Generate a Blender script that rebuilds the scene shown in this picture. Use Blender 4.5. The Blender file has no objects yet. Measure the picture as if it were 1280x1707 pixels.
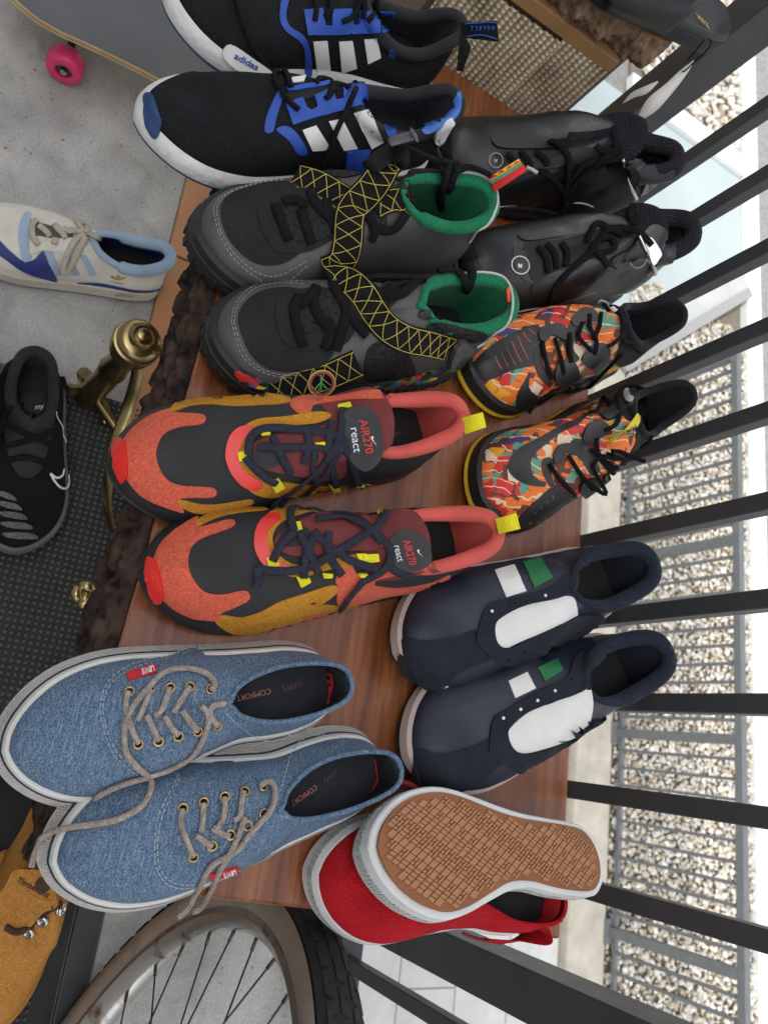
import bpy, bmesh, math, random
from mathutils import Vector, Matrix, noise
from mathutils.bvhtree import BVHTree
from mathutils.geometry import delaunay_2d_cdt
random.seed(7)
S = bpy.context.scene
C = S.collection
PI = math.pi
# ------------------------------------------------------------------ camera
VIEW = Vector((-0.30152676, 0.46341003, -0.83326632))   # phone pointed down at the table
UPV = Vector((-0.12665719, 0.8467284, 0.51672911))
RGT = Vector((0.94500771, 0.26134683, -0.19661705))
FPX, CX, CY = 1282.0, 640.0, 853.5
T = 0.47                                                # table top height above the balcony floor
CAM = Vector((0, 0, T + 0.66))
cd = bpy.data.cameras.new('camera'); cam = bpy.data.objects.new('camera', cd); C.objects.link(cam)
m = Matrix.Identity(4)
for i, ax in enumerate((UPV, -RGT, -VIEW)):             # the phone was held turned by a quarter
    for k in range(3): m[k][i] = ax[k]
m.translation = CAM
cam.matrix_world = m
cd.sensor_fit = 'VERTICAL'; cd.sensor_height = 36; cd.lens = FPX / 1707 * 36
cd.clip_start = 0.02; cd.clip_end = 500
cd.dof.use_dof = True; cd.dof.focus_distance = 0.74; cd.dof.aperture_fstop = 10
S.camera = cam
# ------------------------------------------------------------------ sky, sun, exposure
wd = bpy.data.worlds.new('World'); S.world = wd; wd.use_nodes = True
wn, wl = wd.node_tree.nodes, wd.node_tree.links
SUN_EL, SUN_AZ = math.radians(50), math.radians(160)    # azimuth from +Y, clockwise seen from above
sky = wn.new('ShaderNodeTexSky'); sky.sky_type = 'NISHITA'; sky.sun_disc = False
sky.sun_elevation = SUN_EL; sky.sun_rotation = SUN_AZ; sky.air_density = 1.0; sky.dust_density = 3.0
hs = wn.new('ShaderNodeHueSaturation'); hs.inputs['Saturation'].default_value = 0.22
wl.new(sky.outputs[0], hs.inputs['Color']); wl.new(hs.outputs[0], wn['Background'].inputs[0])
wn['Background'].inputs[1].default_value = 0.12
sd = bpy.data.lights.new('sun', 'SUN'); sun = bpy.data.objects.new('sun', sd); C.objects.link(sun)
sd.energy = 0.9; sd.angle = math.radians(12); sd.color = (1, .96, .9)
sdir = Vector((math.sin(SUN_AZ) * math.cos(SUN_EL), math.cos(SUN_AZ) * math.cos(SUN_EL), math.sin(SUN_EL)))
sun.rotation_euler = sdir.to_track_quat('Z', 'Y').to_euler()
S.view_settings.view_transform = 'Standard'; S.view_settings.look = 'None'
S.view_settings.exposure = 1.65; S.view_settings.gamma = 1.0
# ------------------------------------------------------------------ photograph geometry
def ray(x, y):
    return (RGT * (y - CY) + UPV * (x - CX) + VIEW * FPX).normalized()
def W(x, y, z):                                         # where the sight line of a photo pixel meets the height z
    d = ray(x, y); return CAM + d * ((z - CAM.z) / d.z)
# ------------------------------------------------------------------ materials
MATS = {}
def mat(name, col, rough=.6, var=.12, scale=60, bump=0, bscale=300, metal=0, coat=0, sheen=0, kind=None, col2=None, spec=.5, dirt=0, sub=0):
    if name in MATS: return MATS[name]
    mt = bpy.data.materials.new(name); mt.use_nodes = True; MATS[name] = mt
    n, l = mt.node_tree.nodes, mt.node_tree.links
    b = n['Principled BSDF']
    b.inputs['Roughness'].default_value = rough; b.inputs['Metallic'].default_value = metal
    b.inputs['Coat Weight'].default_value = coat; b.inputs['Coat Roughness'].default_value = .15
    if kind in ('weave', 'mesh', 'suede', 'denim', 'rib') and spec == .5: spec = .2
    b.inputs['Sheen Weight'].default_value = sheen * .25; b.inputs['Sheen Roughness'].default_value = .4
    b.inputs['Specular IOR Level'].default_value = spec
    if sub: b.inputs['Subsurface Weight'].default_value = sub; b.inputs['Subsurface Scale'].default_value = .005
    tc = n.new('ShaderNodeTexCoord'); mp = n.new('ShaderNodeMapping'); l.new(tc.outputs['Object'], mp.inputs[0])
    mt['map'] = mp.name
    def noise_t(sc, det=4, dist=0):
        t = n.new('ShaderNodeTexNoise'); t.inputs['Scale'].default_value = sc; t.inputs['Detail'].default_value = det
        t.inputs['Distortion'].default_value = dist; l.new(mp.outputs[0], t.inputs[0]); return t
    def ramp(src, stops):
        r = n.new('ShaderNodeValToRGB'); e = r.color_ramp.elements
        while len(e) < len(stops): e.new(.5)
        for q, (p, c) in zip(e, stops): q.position = p; q.color = (*c[:3], 1) if hasattr(c, '__len__') else (c, c, c, 1)
        l.new(src, r.inputs[0]); return r
    def mix(f, a, bb, mode='MIX'):
        x = n.new('ShaderNodeMix'); x.data_type = 'RGBA'; x.blend_type = mode
        for s, v in ((0, f), (6, a), (7, bb)):
            if hasattr(v, 'is_linked') or hasattr(v, 'links'): l.new(v, x.inputs[s])
            elif s == 0: x.inputs[0].default_value = v
            else: x.inputs[s].default_value = (*v[:3], 1)
        return x.outputs[2]
    def math_(op, a, bb=None):
        x = n.new('ShaderNodeMath'); x.operation = op
        for k, v in ((0, a), (1, bb)):
            if v is None: continue
            if isinstance(v, (int, float)): x.inputs[k].default_value = v
            else: l.new(v, x.inputs[k])
        return x.outputs[0]
    c1 = tuple(max(0, v * (1 - var)) for v in col); c2 = col2 or tuple(min(1, v * (1 + var) + var * .01) for v in col)
    nz = noise_t(scale)
    cr = ramp(nz.outputs[0], [(.3, c1), (.7, c2)])
    out = cr.outputs[0]; height = None
    def wave(axis, sc, dist=0):
        w = n.new('ShaderNodeTexWave'); w.wave_type = 'BANDS'; w.bands_direction = axis; w.inputs['Scale'].default_value = sc
        w.inputs['Distortion'].default_value = dist; w.inputs['Detail'].default_value = 2; l.new(mp.outputs[0], w.inputs[0]); return w.outputs[0]
    if kind in ('weave', 'denim', 'mesh'):
        wx = wave('X', bscale, 1.5); wy = wave('Y', bscale, 1.5); wz = wave('Z', bscale, 1.5)
        height = math_('ADD', math_('MULTIPLY', wx, wy), math_('MULTIPLY', wz, wx))
        if kind == 'denim':
            f1 = noise_t(900, 2); fr = ramp(f1.outputs[0], [(.42, (0, 0, 0)), (.62, (1, 1, 1))])
            out = mix(math_('MULTIPLY', fr.outputs[0], .42), out, (.40, .48, .58))
            st = n.new('ShaderNodeMapping'); l.new(tc.outputs['Object'], st.inputs[0]); st.inputs['Scale'].default_value = (60, 900, 400)
            f2 = n.new('ShaderNodeTexNoise'); f2.inputs['Scale'].default_value = 1; l.new(st.outputs[0], f2.inputs[0])
            out = mix(math_('MULTIPLY', ramp(f2.outputs[0], [(.5, (0, 0, 0)), (.75, (1, 1, 1))]).outputs[0], .4), out, (.5, .58, .66))
        if kind == 'mesh':
            v = n.new('ShaderNodeTexVoronoi'); v.inputs['Scale'].default_value = bscale * 1.2; l.new(mp.outputs[0], v.inputs[0])
            out = mix(ramp(v.outputs[0], [(.15, (1, 1, 1)), (.5, (0, 0, 0))]).outputs[0], out, tuple(x * .25 for x in col)); height = v.outputs[0]
    elif kind == 'suede':
        f = noise_t(bscale, 6, 1.2); out = mix(.6, out, ramp(f.outputs[0], [(.35, tuple(x * .6 for x in col)), (.65, tuple(min(1, x * 1.35) for x in col))]).outputs[0]); height = f.outputs[0]
    elif kind == 'leather':
        v = n.new('ShaderNodeTexVoronoi'); v.feature = 'DISTANCE_TO_EDGE'; v.inputs['Scale'].default_value = bscale; l.new(mp.outputs[0], v.inputs[0])
        height = math_('ADD', ramp(v.outputs[0], [(0, 0), (.15, 1)]).outputs[0], noise_t(bscale * .2).outputs[0])
    elif kind == 'rib':
        mp.inputs['Rotation'].default_value = (0, 0, 0); height = wave('Z', bscale, .2); out = mix(math_('MULTIPLY', height, .5), out, tuple(min(1, x * 1.6 + .01) for x in col))
    elif kind == 'boost':
        v = n.new('ShaderNodeTexVoronoi'); v.inputs['Scale'].default_value = bscale; l.new(mp.outputs[0], v.inputs[0]); height = math_('SUBTRACT', 1, v.outputs[0])
    elif bump:
        height = noise_t(bscale, 5).outputs[0]
    if dirt:
        d = noise_t(22, 6, .5); d2 = ramp(d.outputs[0], [(.48, (0, 0, 0)), (.75, (1, 1, 1))])
        out = mix(math_('MULTIPLY', d2.outputs[0], dirt), out, (.10, .085, .065))
    l.new(out, b.inputs['Base Color'])
    if height is not None and bump:
        bp = n.new('ShaderNodeBump'); bp.inputs['Strength'].default_value = bump; bp.inputs['Distance'].default_value = .0012
        l.new(height, bp.inputs['Height']); l.new(bp.outputs[0], b.inputs['Normal'])
    rr = noise_t(scale * .7, 3); rm = n.new('ShaderNodeMapRange'); l.new(rr.outputs[0], rm.inputs[0])
    rm.inputs[3].default_value = max(.03, rough - .1); rm.inputs[4].default_value = min(1, rough + .12); l.new(rm.outputs[0], b.inputs['Roughness'])
    return mt
# ------------------------------------------------------------------ objects
CREATED = []
def base_of(o):
    while o.parent: o = o.parent
    return o.location
def obj(name, V, F, mt, parent=None, smooth=True, sharp=None):
    b = base_of(parent) if parent else Vector((0, 0, 0))
    me = bpy.data.meshes.new(name); me.from_pydata([tuple(Vector(v) - b) for v in V], [], F); me.update()
    if smooth: me.polygons.foreach_set('use_smooth', [True] * len(me.polygons))
    if mt: me.materials.append(mt)
    o = bpy.data.objects.new(name, me); C.objects.link(o); CREATED.append(o)
    if parent: o.parent = parent
    if sharp is not None and smooth: me.set_sharp_from_angle(angle=math.radians(sharp))
    return o
def thing(name, label, cat, loc, group=None):
    o = bpy.data.objects.new(name, None); C.objects.link(o); o.location = loc; o.empty_display_size = .05
    o['label'] = label; o['category'] = cat
    if group: o['group'] = group
    return o
def tag(o, label, cat, group=None):
    o['label'] = label; o['category'] = cat
    if group: o['group'] = group
    return o
def struct(o): o['kind'] = 'structure'; return o
def stuff(o): o['kind'] = 'stuff'; return o
def bevel(o, w=.003, seg=2):
    md = o.modifiers.new('bevel', 'BEVEL'); md.width = w; md.segments = seg; md.limit_method = 'ANGLE'; return o
def box_vf(x0, x1, y0, y1, z0, z1):
    V = [(x, y, z) for z in (z0, z1) for y in (y0, y1) for x in (x0, x1)]
    return V, [(0, 2, 3, 1), (4, 5, 7, 6), (0, 1, 5, 4), (2, 6, 7, 3), (0, 4, 6, 2), (1, 3, 7, 5)]
def box(name, x0, x1, y0, y1, z0, z1, mt, parent=None, bv=0):
    V, F = box_vf(x0, x1, y0, y1, z0, z1); o = obj(name, V, F, mt, parent, smooth=False)
    if bv: bevel(o, bv)
    return o
def cr(pts, sub=6, closed=False):                       # Catmull-Rom through points of any dimension
    P = [tuple(p) for p in pts]; n = len(P); out = []
    rng = range(n if closed else n - 1)
    for i in rng:
        g = lambda k: P[k % n] if closed else P[min(max(k, 0), n - 1)]
        a, b, c, d = g(i - 1), g(i), g(i + 1), g(i + 2)
        for s in range(sub):
            t = s / sub
            out.append(tuple(.5 * (2 * b[j] + (c[j] - a[j]) * t + (2 * a[j] - 5 * b[j] + 4 * c[j] - d[j]) * t * t + (3 * b[j] - a[j] - 3 * c[j] + d[j]) * t ** 3) for j in range(len(b))))
    if not closed: out.append(P[-1])
    return out
def sweep_vf(path, r, n=8, closed=False, flat=1.0, up=None, cap=True):
    """tube (or flat ribbon when flat < 1) along points; r may be a list"""
    P = [Vector(p) for p in path]; V = []; F = []; N = len(P)
    prev = None
    for i, p in enumerate(P):
        t = (P[(i + 1) % N] - P[i - 1]) if closed else (P[min(i + 1, N - 1)] - P[max(i - 1, 0)])
        if t.length < 1e-9: t = Vector((1, 0, 0))
        t.normalize()
        u = up[i] if up else (prev if prev else Vector((0, 0, 1)))
        u = u - t * u.dot(t)
        if u.length < 1e-4: u = Vector((1, 0, 0)) - t * t.x
        u.normalize(); prev = u
        s = t.cross(u); ri = r[i] if hasattr(r, '__len__') else r
        for k in range(n):
            a = 2 * PI * k / n
            V.append(p + s * (ri * math.cos(a)) + u * (ri * flat * math.sin(a)))
    for i in range(N if closed else N - 1):
        for k in range(n):
            a, b = i * n + k, i * n + (k + 1) % n; c = ((i + 1) % N) * n
            F.append((a, b, c + (k + 1) % n, c + k))
    if cap and not closed: F.append(tuple(range(n))[::-1]); F.append(tuple((N - 1) * n + k for k in range(n)))
    return V, F
def tube(name, path, r, mt, parent=None, n=8, closed=False, flat=1.0, up=None):
    V, F = sweep_vf(path, r, n, closed, flat, up); return obj(name, V, F, mt, parent)
def lathe_vf(prof, origin, axis, n=24):
    """prof: (radius, height along axis)"""
    o = Vector(origin); z = Vector(axis).normalized(); x = z.orthogonal().normalized(); y = z.cross(x); V = []; F = []
    for r, h in prof:
        for k in range(n):
            a = 2 * PI * k / n; V.append(o + z * h + x * (r * math.cos(a)) + y * (r * math.sin(a)))
    for i in range(len(prof) - 1):
        for k in range(n):
            a, b = i * n + k, i * n + (k + 1) % n; F.append((a, b, b + n, a + n))
    F.append(tuple(range(n))[::-1]); F.append(tuple((len(prof) - 1) * n + k for k in range(n)))
    return V, F
def lathe(name, prof, origin, axis, mt, parent=None, n=24, sharp=40):
    V, F = lathe_vf(prof, origin, axis, n); return obj(name, V, F, mt, parent, sharp=sharp)
def grid_vf(fn, nu, nv):
    V = [fn(i / nu, j / nv) for i in range(nu + 1) for j in range(nv + 1)]
    F = [(i * (nv + 1) + j, (i + 1) * (nv + 1) + j, (i + 1) * (nv + 1) + j + 1, i * (nv + 1) + j + 1) for i in range(nu) for j in range(nv)]
    return V, F
def merge(*vfs):
    V = []; F = []
    for v, f in vfs: o = len(V); V += v; F += [tuple(i + o for i in q) for q in f]
    return V, F
# ================================================================== setting
G = T + .66 - 4.1                                       # the garden lies a storey below
m_conc = mat('concrete_floor', (.43, .42, .39), .55, .22, 9, .3, 90, dirt=.3)
def pores(mt, sc=95, amt=.55, dark=(.09, .085, .08)):
    n, l = mt.node_tree.nodes, mt.node_tree.links; b = n['Principled BSDF']; old = b.inputs['Base Color'].links[0].from_socket
    v = n.new('ShaderNodeTexVoronoi'); v.inputs['Scale'].default_value = sc; v.inputs['Randomness'].default_value = 1; l.new(n[mt['map']].outputs[0], v.inputs[0])
    sp = n.new('ShaderNodeSeparateColor'); l.new(v.outputs['Color'], sp.inputs[0])
    th = n.new('ShaderNodeMath'); th.operation = 'MULTIPLY'; l.new(sp.outputs[0], th.inputs[0]); l.new(sp.outputs[1], th.inputs[1])
    t2 = n.new('ShaderNodeMath'); t2.operation = 'MULTIPLY'; l.new(th.outputs[0], t2.inputs[0]); t2.inputs[1].default_value = .26
    lt = n.new('ShaderNodeMath'); lt.operation = 'LESS_THAN'; l.new(v.outputs['Distance'], lt.inputs[0]); l.new(t2.outputs[0], lt.inputs[1])
    a = n.new('ShaderNodeMath'); a.operation = 'MULTIPLY'; l.new(lt.outputs[0], a.inputs[0]); a.inputs[1].default_value = amt
    ns = n.new('ShaderNodeTexNoise'); ns.inputs['Scale'].default_value = 260; ns.inputs['Detail'].default_value = 3; l.new(n[mt['map']].outputs[0], ns.inputs[0])
    rr = n.new('ShaderNodeMapRange'); l.new(ns.outputs[0], rr.inputs[0]); rr.inputs[1].default_value = .3; rr.inputs[2].default_value = .7; rr.inputs[3].default_value = .82; rr.inputs[4].default_value = 1.12
    mm = n.new('ShaderNodeMix'); mm.data_type = 'RGBA'; mm.blend_type = 'MULTIPLY'; mm.inputs[0].default_value = 1; l.new(old, mm.inputs[6]); l.new(rr.outputs[0], mm.inputs[7])
    x = n.new('ShaderNodeMix'); x.data_type = 'RGBA'; l.new(a.outputs[0], x.inputs[0]); l.new(mm.outputs[2], x.inputs[6]); x.inputs[7].default_value = (*dark, 1); l.new(x.outputs[2], b.inputs['Base Color'])
pores(m_conc)
m_pave = mat('white_paver', (.52, .52, .50), .8, .08, 5, .2, 80, dirt=.1)
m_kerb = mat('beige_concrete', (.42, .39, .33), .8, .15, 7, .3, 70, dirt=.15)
m_steel = mat('anthracite_steel', (.050, .052, .057), .42, .1, 30, .05, 400)
m_steel2 = mat('grey_fence_steel', (.12, .13, .135), .5, .1, 20, .05, 300)
m_white = mat('white_render', (.60, .63, .63), .75, .05, 4, .1, 60)
m_drive = mat('pale_driveway', (.37, .43, .43), .6, .05, 2, .1, 50)
m_street = mat('grey_street', (.22, .22, .21), .9, .25, 30, .5, 60)
# ---- garden below
struct(obj('ground', *grid_vf(lambda u, v: ((u - .5) * 300, (v - .5) * 300 + 60, G - .05), 4, 4), m_street))
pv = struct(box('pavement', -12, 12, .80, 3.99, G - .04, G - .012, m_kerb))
me0 = None
tw, th = .60, .40
for j in range(8):
    for i in range(-3, 9):
        x0 = i * tw - (tw / 2 if j % 2 else 0) + .03; y0 = 3.985 - (j + 1) * th
        if y0 < .8: continue
        if me0 is None:
            o = box('paving_slab', 0, tw - .008, 0, th - .008, -.02, 0, m_pave, bv=.004); me0 = o.data
            o.parent = pv
        else:
            o = bpy.data.objects.new('paving_slab', me0); C.objects.link(o); o.parent = pv
            md = o.modifiers.new('bevel', 'BEVEL'); md.width = .004; md.segments = 2
        o.location = (x0, y0, G + random.uniform(-.001, .001))
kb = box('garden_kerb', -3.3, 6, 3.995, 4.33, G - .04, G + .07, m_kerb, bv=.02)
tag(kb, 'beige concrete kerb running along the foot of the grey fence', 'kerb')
wk = tag(box('white_kerb', -14, 8, 5.98, 6.20, G - .04, G + .06, m_white, bv=.012), 'long white kerb behind the pebble bed', 'kerb')
wk2 = tag(box('white_kerb', -6.46, -6.2, 4.3, 5.975, G - .04, G + .06, m_white, bv=.012), 'short white kerb beside the pale driveway', 'kerb')
struct(obj('driveway', [(-6.19, -2, G), (-2.2, 3.0, G), (-3.62, 4.665, G), (-5.12, 6.43, G), (-5.12, 40, G), (-6.19, 40, G)][:0] or [(-6.19, .8, G), (-3.3, .8, G), (-3.3, 4.2, G), (-3.62, 4.665, G), (-4.75, 5.97, G), (-6.19, 5.97, G)], [(0, 1, 2, 3, 4, 5)], m_drive))
rw = thing('shade_strip', 'low slanting grey strip in place of building shade, between driveway and fence', 'wall', (-3.6, 4.6, G))  # raised grey strip with darker edge stands in for the building's shade
def ribbon_wall(name, pts, w, z0, z1, mt, parent):
    a, b = Vector((*pts[0], 0)), Vector((*pts[1], 0)); n = Vector((-(b - a).y, (b - a).x, 0)).normalized() * w
    q = [a, b, b - n, a - n]; V = [(p.x, p.y, z) for z in (z0, z1) for p in q]
    return obj(name, V, [(3, 2, 1, 0), (4, 5, 6, 7), (0, 1, 5, 4), (1, 2, 6, 5), (2, 3, 7, 6), (3, 0, 4, 7)], mt, parent, smooth=False)
m_shade = mat('shade_strip_grey', (.40, .41, .41), .8, .08, 5, .1, 40)
ribbon_wall('shade_body', [(-3.3, 4.30), (-4.78, 5.97)], -.28, G - .03, G + .10, m_shade, rw)
ribbon_wall('shade_edge', [(-3.22, 4.28), (-4.70, 5.96)], -.09, G + .10, G + .13, mat('shade_edge_grey', (.27, .275, .265), .8), rw)
# pebbles
def pebble_bed(name, x0, x1, y0, y1, step, seed):
    rnd = random.Random(seed); V = []; F = []; mi = []
    bm = bmesh.new(); bmesh.ops.create_icosphere(bm, subdivisions=2, radius=1); bv = [v.co.copy() for v in bm.verts]; bf = [tuple(v.index for v in f.verts) for f in bm.faces]; bm.free()
    protos = []
    for k in range(10):
        off = Vector((k * 7.1, 3, 1)); protos.append([b * (1 + .38 * noise.noise(b * 1.1 + off) + .12 * noise.noise(b * 2.6 + off)) for b in bv])
    y = y0
    while y < y1:
        x = x0
        while x < x1:
            r = step * rnd.uniform(.36, .82); q = Matrix.Rotation(rnd.random() * 6.28, 3, 'Z') @ Matrix.Rotation(rnd.uniform(-.8, .8), 3, 'X')
            c = Vector((x + rnd.uniform(-.5, .5) * step, y + rnd.uniform(-.5, .5) * step, G - .01 + rnd.uniform(0, .045)))
            o = len(V); sc = Vector((r * rnd.uniform(.8, 1.3), r * rnd.uniform(.65, 1), r * rnd.uniform(.5, .8)))
            for p in protos[rnd.randrange(10)]: V.append(c + q @ Vector((p.x * sc.x, p.y * sc.y, p.z * sc.z)))
            F += [tuple(i + o for i in f) for f in bf]; mi += [rnd.choice((0, 0, 0, 1, 1, 2, 3, 4, 0, 5))] * len(bf)
            x += step
        y += step
    me = bpy.data.meshes.new(name); me.from_pydata(V, [], F)
    for k, (c, r) in enumerate([((.54, .51, .45), .75), ((.45, .41, .33), .75), ((.38, .32, .22), .75), ((.36, .36, .35), .75), ((.66, .65, .61), .7), ((.28, .23, .18), .75)]):
        me.materials.append(mat('pebble_%d' % k, c, r, .12, 50, .3, 200))
    me.polygons.foreach_set('material_index', mi); me.polygons.foreach_set('use_smooth', [True] * len(mi)); me.update()
    return me
m_soil = mat('gravel_base', (.16, .14, .11), .95, .3, 40, .5, 90)
po = bpy.data.objects.new('pebble_bed', pebble_bed('pebble_bed', -4.3, 1.9, 4.42, 5.97, .031, 3)); C.objects.link(po); stuff(po); tag(po, 'bed of cream and tan pebbles behind the grey fence', 'pebbles')
po2 = bpy.data.objects.new('pebble_bed', pebble_bed('pebble_bed', -8.6, -6.47, 4.5, 5.97, .06, 4)); C.objects.link(po2); stuff(po2); tag(po2, 'patch of pebbles beyond the short white kerb', 'pebbles')
struct(box('pebble_soil', -10, 5, 4.34, 5.97, G - .045, G - .02, m_soil))
# fence
fn = thing('garden_fence', 'grey steel bar fence standing before the pebble bed', 'fence', (-.2, 4.37, G))
FT = T + .66 - 3.03
def fbox(name, *a): return box(name, *a, m_steel2, fn)
fbox('top_rail', -3.06, 4, 4.345, 4.395, FT - .05, FT)
fbox('bottom_rail', -3.06, 4, 4.355, 4.385, G + .10, G + .13)
posts = [-3.03 + k * 1.28 - .0 for k in range(0)] + [-3.03, -1.655, -.375, .90, 2.18, 3.46]
for px in posts:
    p = fbox('post', px - .03, px + .03, 4.34, 4.40, G + .07, FT - .052)
    box('base_plate', px - .075, px + .075, 4.305, 4.43, G + .071, G + .083, m_steel2, p, .003)
bar = None; x = -3.06
k = 0
for a, b in zip(posts, posts[1:]):
    n = round((b - a) / .119)
    for i in range(1, n):
        x = a + (b - a) * i / n
        if bar is None:
            o = box('bar', -.0095, .0095, -.012, .012, G + .132, FT - .052, m_steel2); bar = o.data; o.parent = fn
            o.location = (x + .2, 0, -G)
        else:
            o = bpy.data.objects.new('bar', bar); C.objects.link(o); o.parent = fn; o.location = (x + .2, 0, -G)
tb = obj('tennis_ball', *lathe_vf([(.033 * math.sin(a), -.033 * math.cos(a)) for a in [PI * i / 12 for i in range(1, 12)]], W(983, 884, G + .03).to_tuple(), (0, 0, 1), 16), mat('ball_felt', (.35, .5, .06), .9, .2, 80, .3, 400))
tag(tb, 'small yellow-green ball lying on the paving below', 'ball')
# ---- balcony
struct(box('balcony_floor', -4, 4, -2.6, .60, -.25, 0, m_conc))
bw = struct(box('unseen_back_wall', -9, 9, -2.8, -2.4, G - .05, 5.2, mat('unseen_wall', (.34, .33, .31), .9, .06, 3)))  # unseen wall, added tall and grey to block the sun and limit fill light
# terracotta strip left of the table
m_terra = mat('terracotta', (.50, .235, .10), .5, .14, 12, .15, 90, dirt=.1)
tf = struct(box('tile_bed', -1.9, -.42, .168, .58, -.02, .003, mat('grout', (.2, .16, .13), .9)))
for j in range(2):
    for i in range(5):
        x1 = -.42 - i * .302 + (0 if j == 0 else 0)
        o = box('tile', x1 - .298, x1, .17 + j * .205, .17 + j * .205 + .2, -.01, .008, m_terra, tf, .0015)
# railing
RY = .68
rl = thing('balcony_railing', 'dark anthracite steel railing with square upright bars behind the shoes', 'railing', (-.37, RY, 0))
rail_lo = -.035
box('bottom_rail', -1.7, 1.2, RY - .004, RY + .036, rail_lo - .03, rail_lo, m_steel, rl, .0015)
box('top_rail', -1.7, 1.2, RY - .008, RY + .04, 1.02, 1.06, m_steel, rl, .002)
bar = None
for i in range(-16, 12):
    x = RY * (-.1505 + .1476 * i)
    if -1.02 < x < -.90 or .19 < x < .27: continue
    if bar is None:
        o = box('baluster', 0, .0196, .001, .019, rail_lo, 1.02, m_steel); bevel(o, .0012, 1); bar = o.data; o.parent = rl
    else:
        o = bpy.data.objects.new('baluster', bar); C.objects.link(o); o.parent = rl; bevel(o, .0012, 1)
    o.location = (x + .37, 0, 0)
for x0 in (RY * -1.461, RY * .303):
    box('post', x0, x0 + .054, RY - .002, RY + .05, -.2, 1.019, m_steel, rl, .0015)
# rubber mat
m_rub = mat('black_rubber', (.018, .018, .018), .65, .2, 40, .2, 300)
mt_ = thing('rubber_mat', 'black nubbed rubber mat with smooth border on the balcony floor', 'mat', (-.1, 0, 0))
box('mat_base', -.45, .9, -.6, .255, .0005, .006, m_rub, mt_)
box('border', -.45, .9, .257, .293, .0005, .009, mat('rubber_border', (.04, .042, .045), .5, .1, 30, .1, 200), mt_, .003)
V = []; F = []
nx = 0
sp = .0086
for j in range(int(.60 / sp)):
    for i in range(int(1.32 / sp)):
        x = -.445 + i * sp; y = -.36 + j * sp
        o = len(V)
        for r, z in ((.0027, .006), (.0024, .0088), (.0012, .0098)):
            for k in range(6): V.append((x + r * math.cos(k * PI / 3), y + r * math.sin(k * PI / 3), z))
        for q in range(2):
            for k in range(6): F.append((o + q * 6 + k, o + q * 6 + (k + 1) % 6, o + q * 6 + 6 + (k + 1) % 6, o + q * 6 + 6 + k))
        F.append(tuple(o + 12 + k for k in range(6)))
stuff(obj('nubs', V, F, mat('nub_rubber', (.085, .085, .085), .4, .1, 40), mt_))
# ---- table: live-edge slab
m_wood = mat('slab_wood', (.20, .075, .032), .27, .35, 8, .15, 140, coat=.5)
def wood_grain(mt, sc=(2.2, 26, 26), stops=((.25, (.075, .024, .012)), (.45, (.19, .068, .03)), (.6, (.27, .105, .045)), (.8, (.36, .15, .06)))):
    n, l = mt.node_tree.nodes, mt.node_tree.links; b = n['Principled BSDF']
    mp = n[mt['map']]; mp.inputs['Scale'].default_value = sc
    t = n.new('ShaderNodeTexNoise'); t.inputs['Scale'].default_value = 1.6; t.inputs['Detail'].default_value = 8; t.inputs['Distortion'].default_value = 1.1
    l.new(mp.outputs[0], t.inputs[0]); r = n.new('ShaderNodeValToRGB'); e = r.color_ramp.elements
    while len(e) < len(stops): e.new(.5)
    for q, (p, c) in zip(e, stops): q.position = p; q.color = (*c, 1)
    l.new(t.outputs[0], r.inputs[0])
    t2 = n.new('ShaderNodeTexNoise'); t2.inputs['Scale'].default_value = 7; t2.inputs['Detail'].default_value = 3; l.new(mp.outputs[0], t2.inputs[0])
    x = n.new('ShaderNodeMix'); x.data_type = 'RGBA'; x.blend_type = 'MULTIPLY'; x.inputs[0].default_value = .55
    mp3 = n.new('ShaderNodeMapping'); mp3.inputs['Scale'].default_value = (12, 380, 380); tc3 = n.new('ShaderNodeTexCoord'); l.new(tc3.outputs['Object'], mp3.inputs[0])
    t3 = n.new('ShaderNodeTexNoise'); t3.inputs['Scale'].default_value = 1; t3.inputs['Detail'].default_value = 4; l.new(mp3.outputs[0], t3.inputs[0])
    r3 = n.new('ShaderNodeValToRGB'); r3.color_ramp.elements[0].position = .38; r3.color_ramp.elements[0].color = (.62, .55, .52, 1); r3.color_ramp.elements[1].position = .56; l.new(t3.outputs[0], r3.inputs[0])
    x3 = n.new('ShaderNodeMix'); x3.data_type = 'RGBA'; x3.blend_type = 'MULTIPLY'; x3.inputs[0].default_value = .6; l.new(r.outputs[0], x3.inputs[6]); l.new(r3.outputs[0], x3.inputs[7])
    r2 = n.new('ShaderNodeValToRGB'); r2.color_ramp.elements[0].position = .35; r2.color_ramp.elements[0].color = (.55, .48, .45, 1); r2.color_ramp.elements[1].position = .6
    l.new(t2.outputs[0], r2.inputs[0]); l.new(x3.outputs[2], x.inputs[6]); l.new(r2.outputs[0], x.inputs[7]); l.new(x.outputs[2], b.inputs['Base Color'])
wood_grain(m_wood, (2.0, 20, 20), ((.22, (.13, .036, .014)), (.42, (.225, .070, .024)), (.58, (.29, .098, .034)), (.8, (.37, .145, .052))))
tb = thing('live_edge_table', 'low table with a reddish wooden slab top and rough bark front edge', 'table', (-.35, .38, 0))
TH = .038
def front_y(x):                                          # wandering bark edge
    return .118 - .045 * (x + .38) + .008 * noise.noise(Vector((x * 5, 1, 0)))
far = lambda x: .643
XL, XR = -.84, .148
def right_x(y): return .128 + .075 * (y - .269)
nX = 60
Vt = []; Ft = []
for i in range(nX + 1):
    for j in range(2):
        y = front_y(XL + (XR - XL) * i / nX) + .034 if j == 0 else .643
        u = i / nX; x = XL + (right_x(y) - XL) * u
        Vt += [(x, y, T), (x, y, T - TH)]
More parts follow.
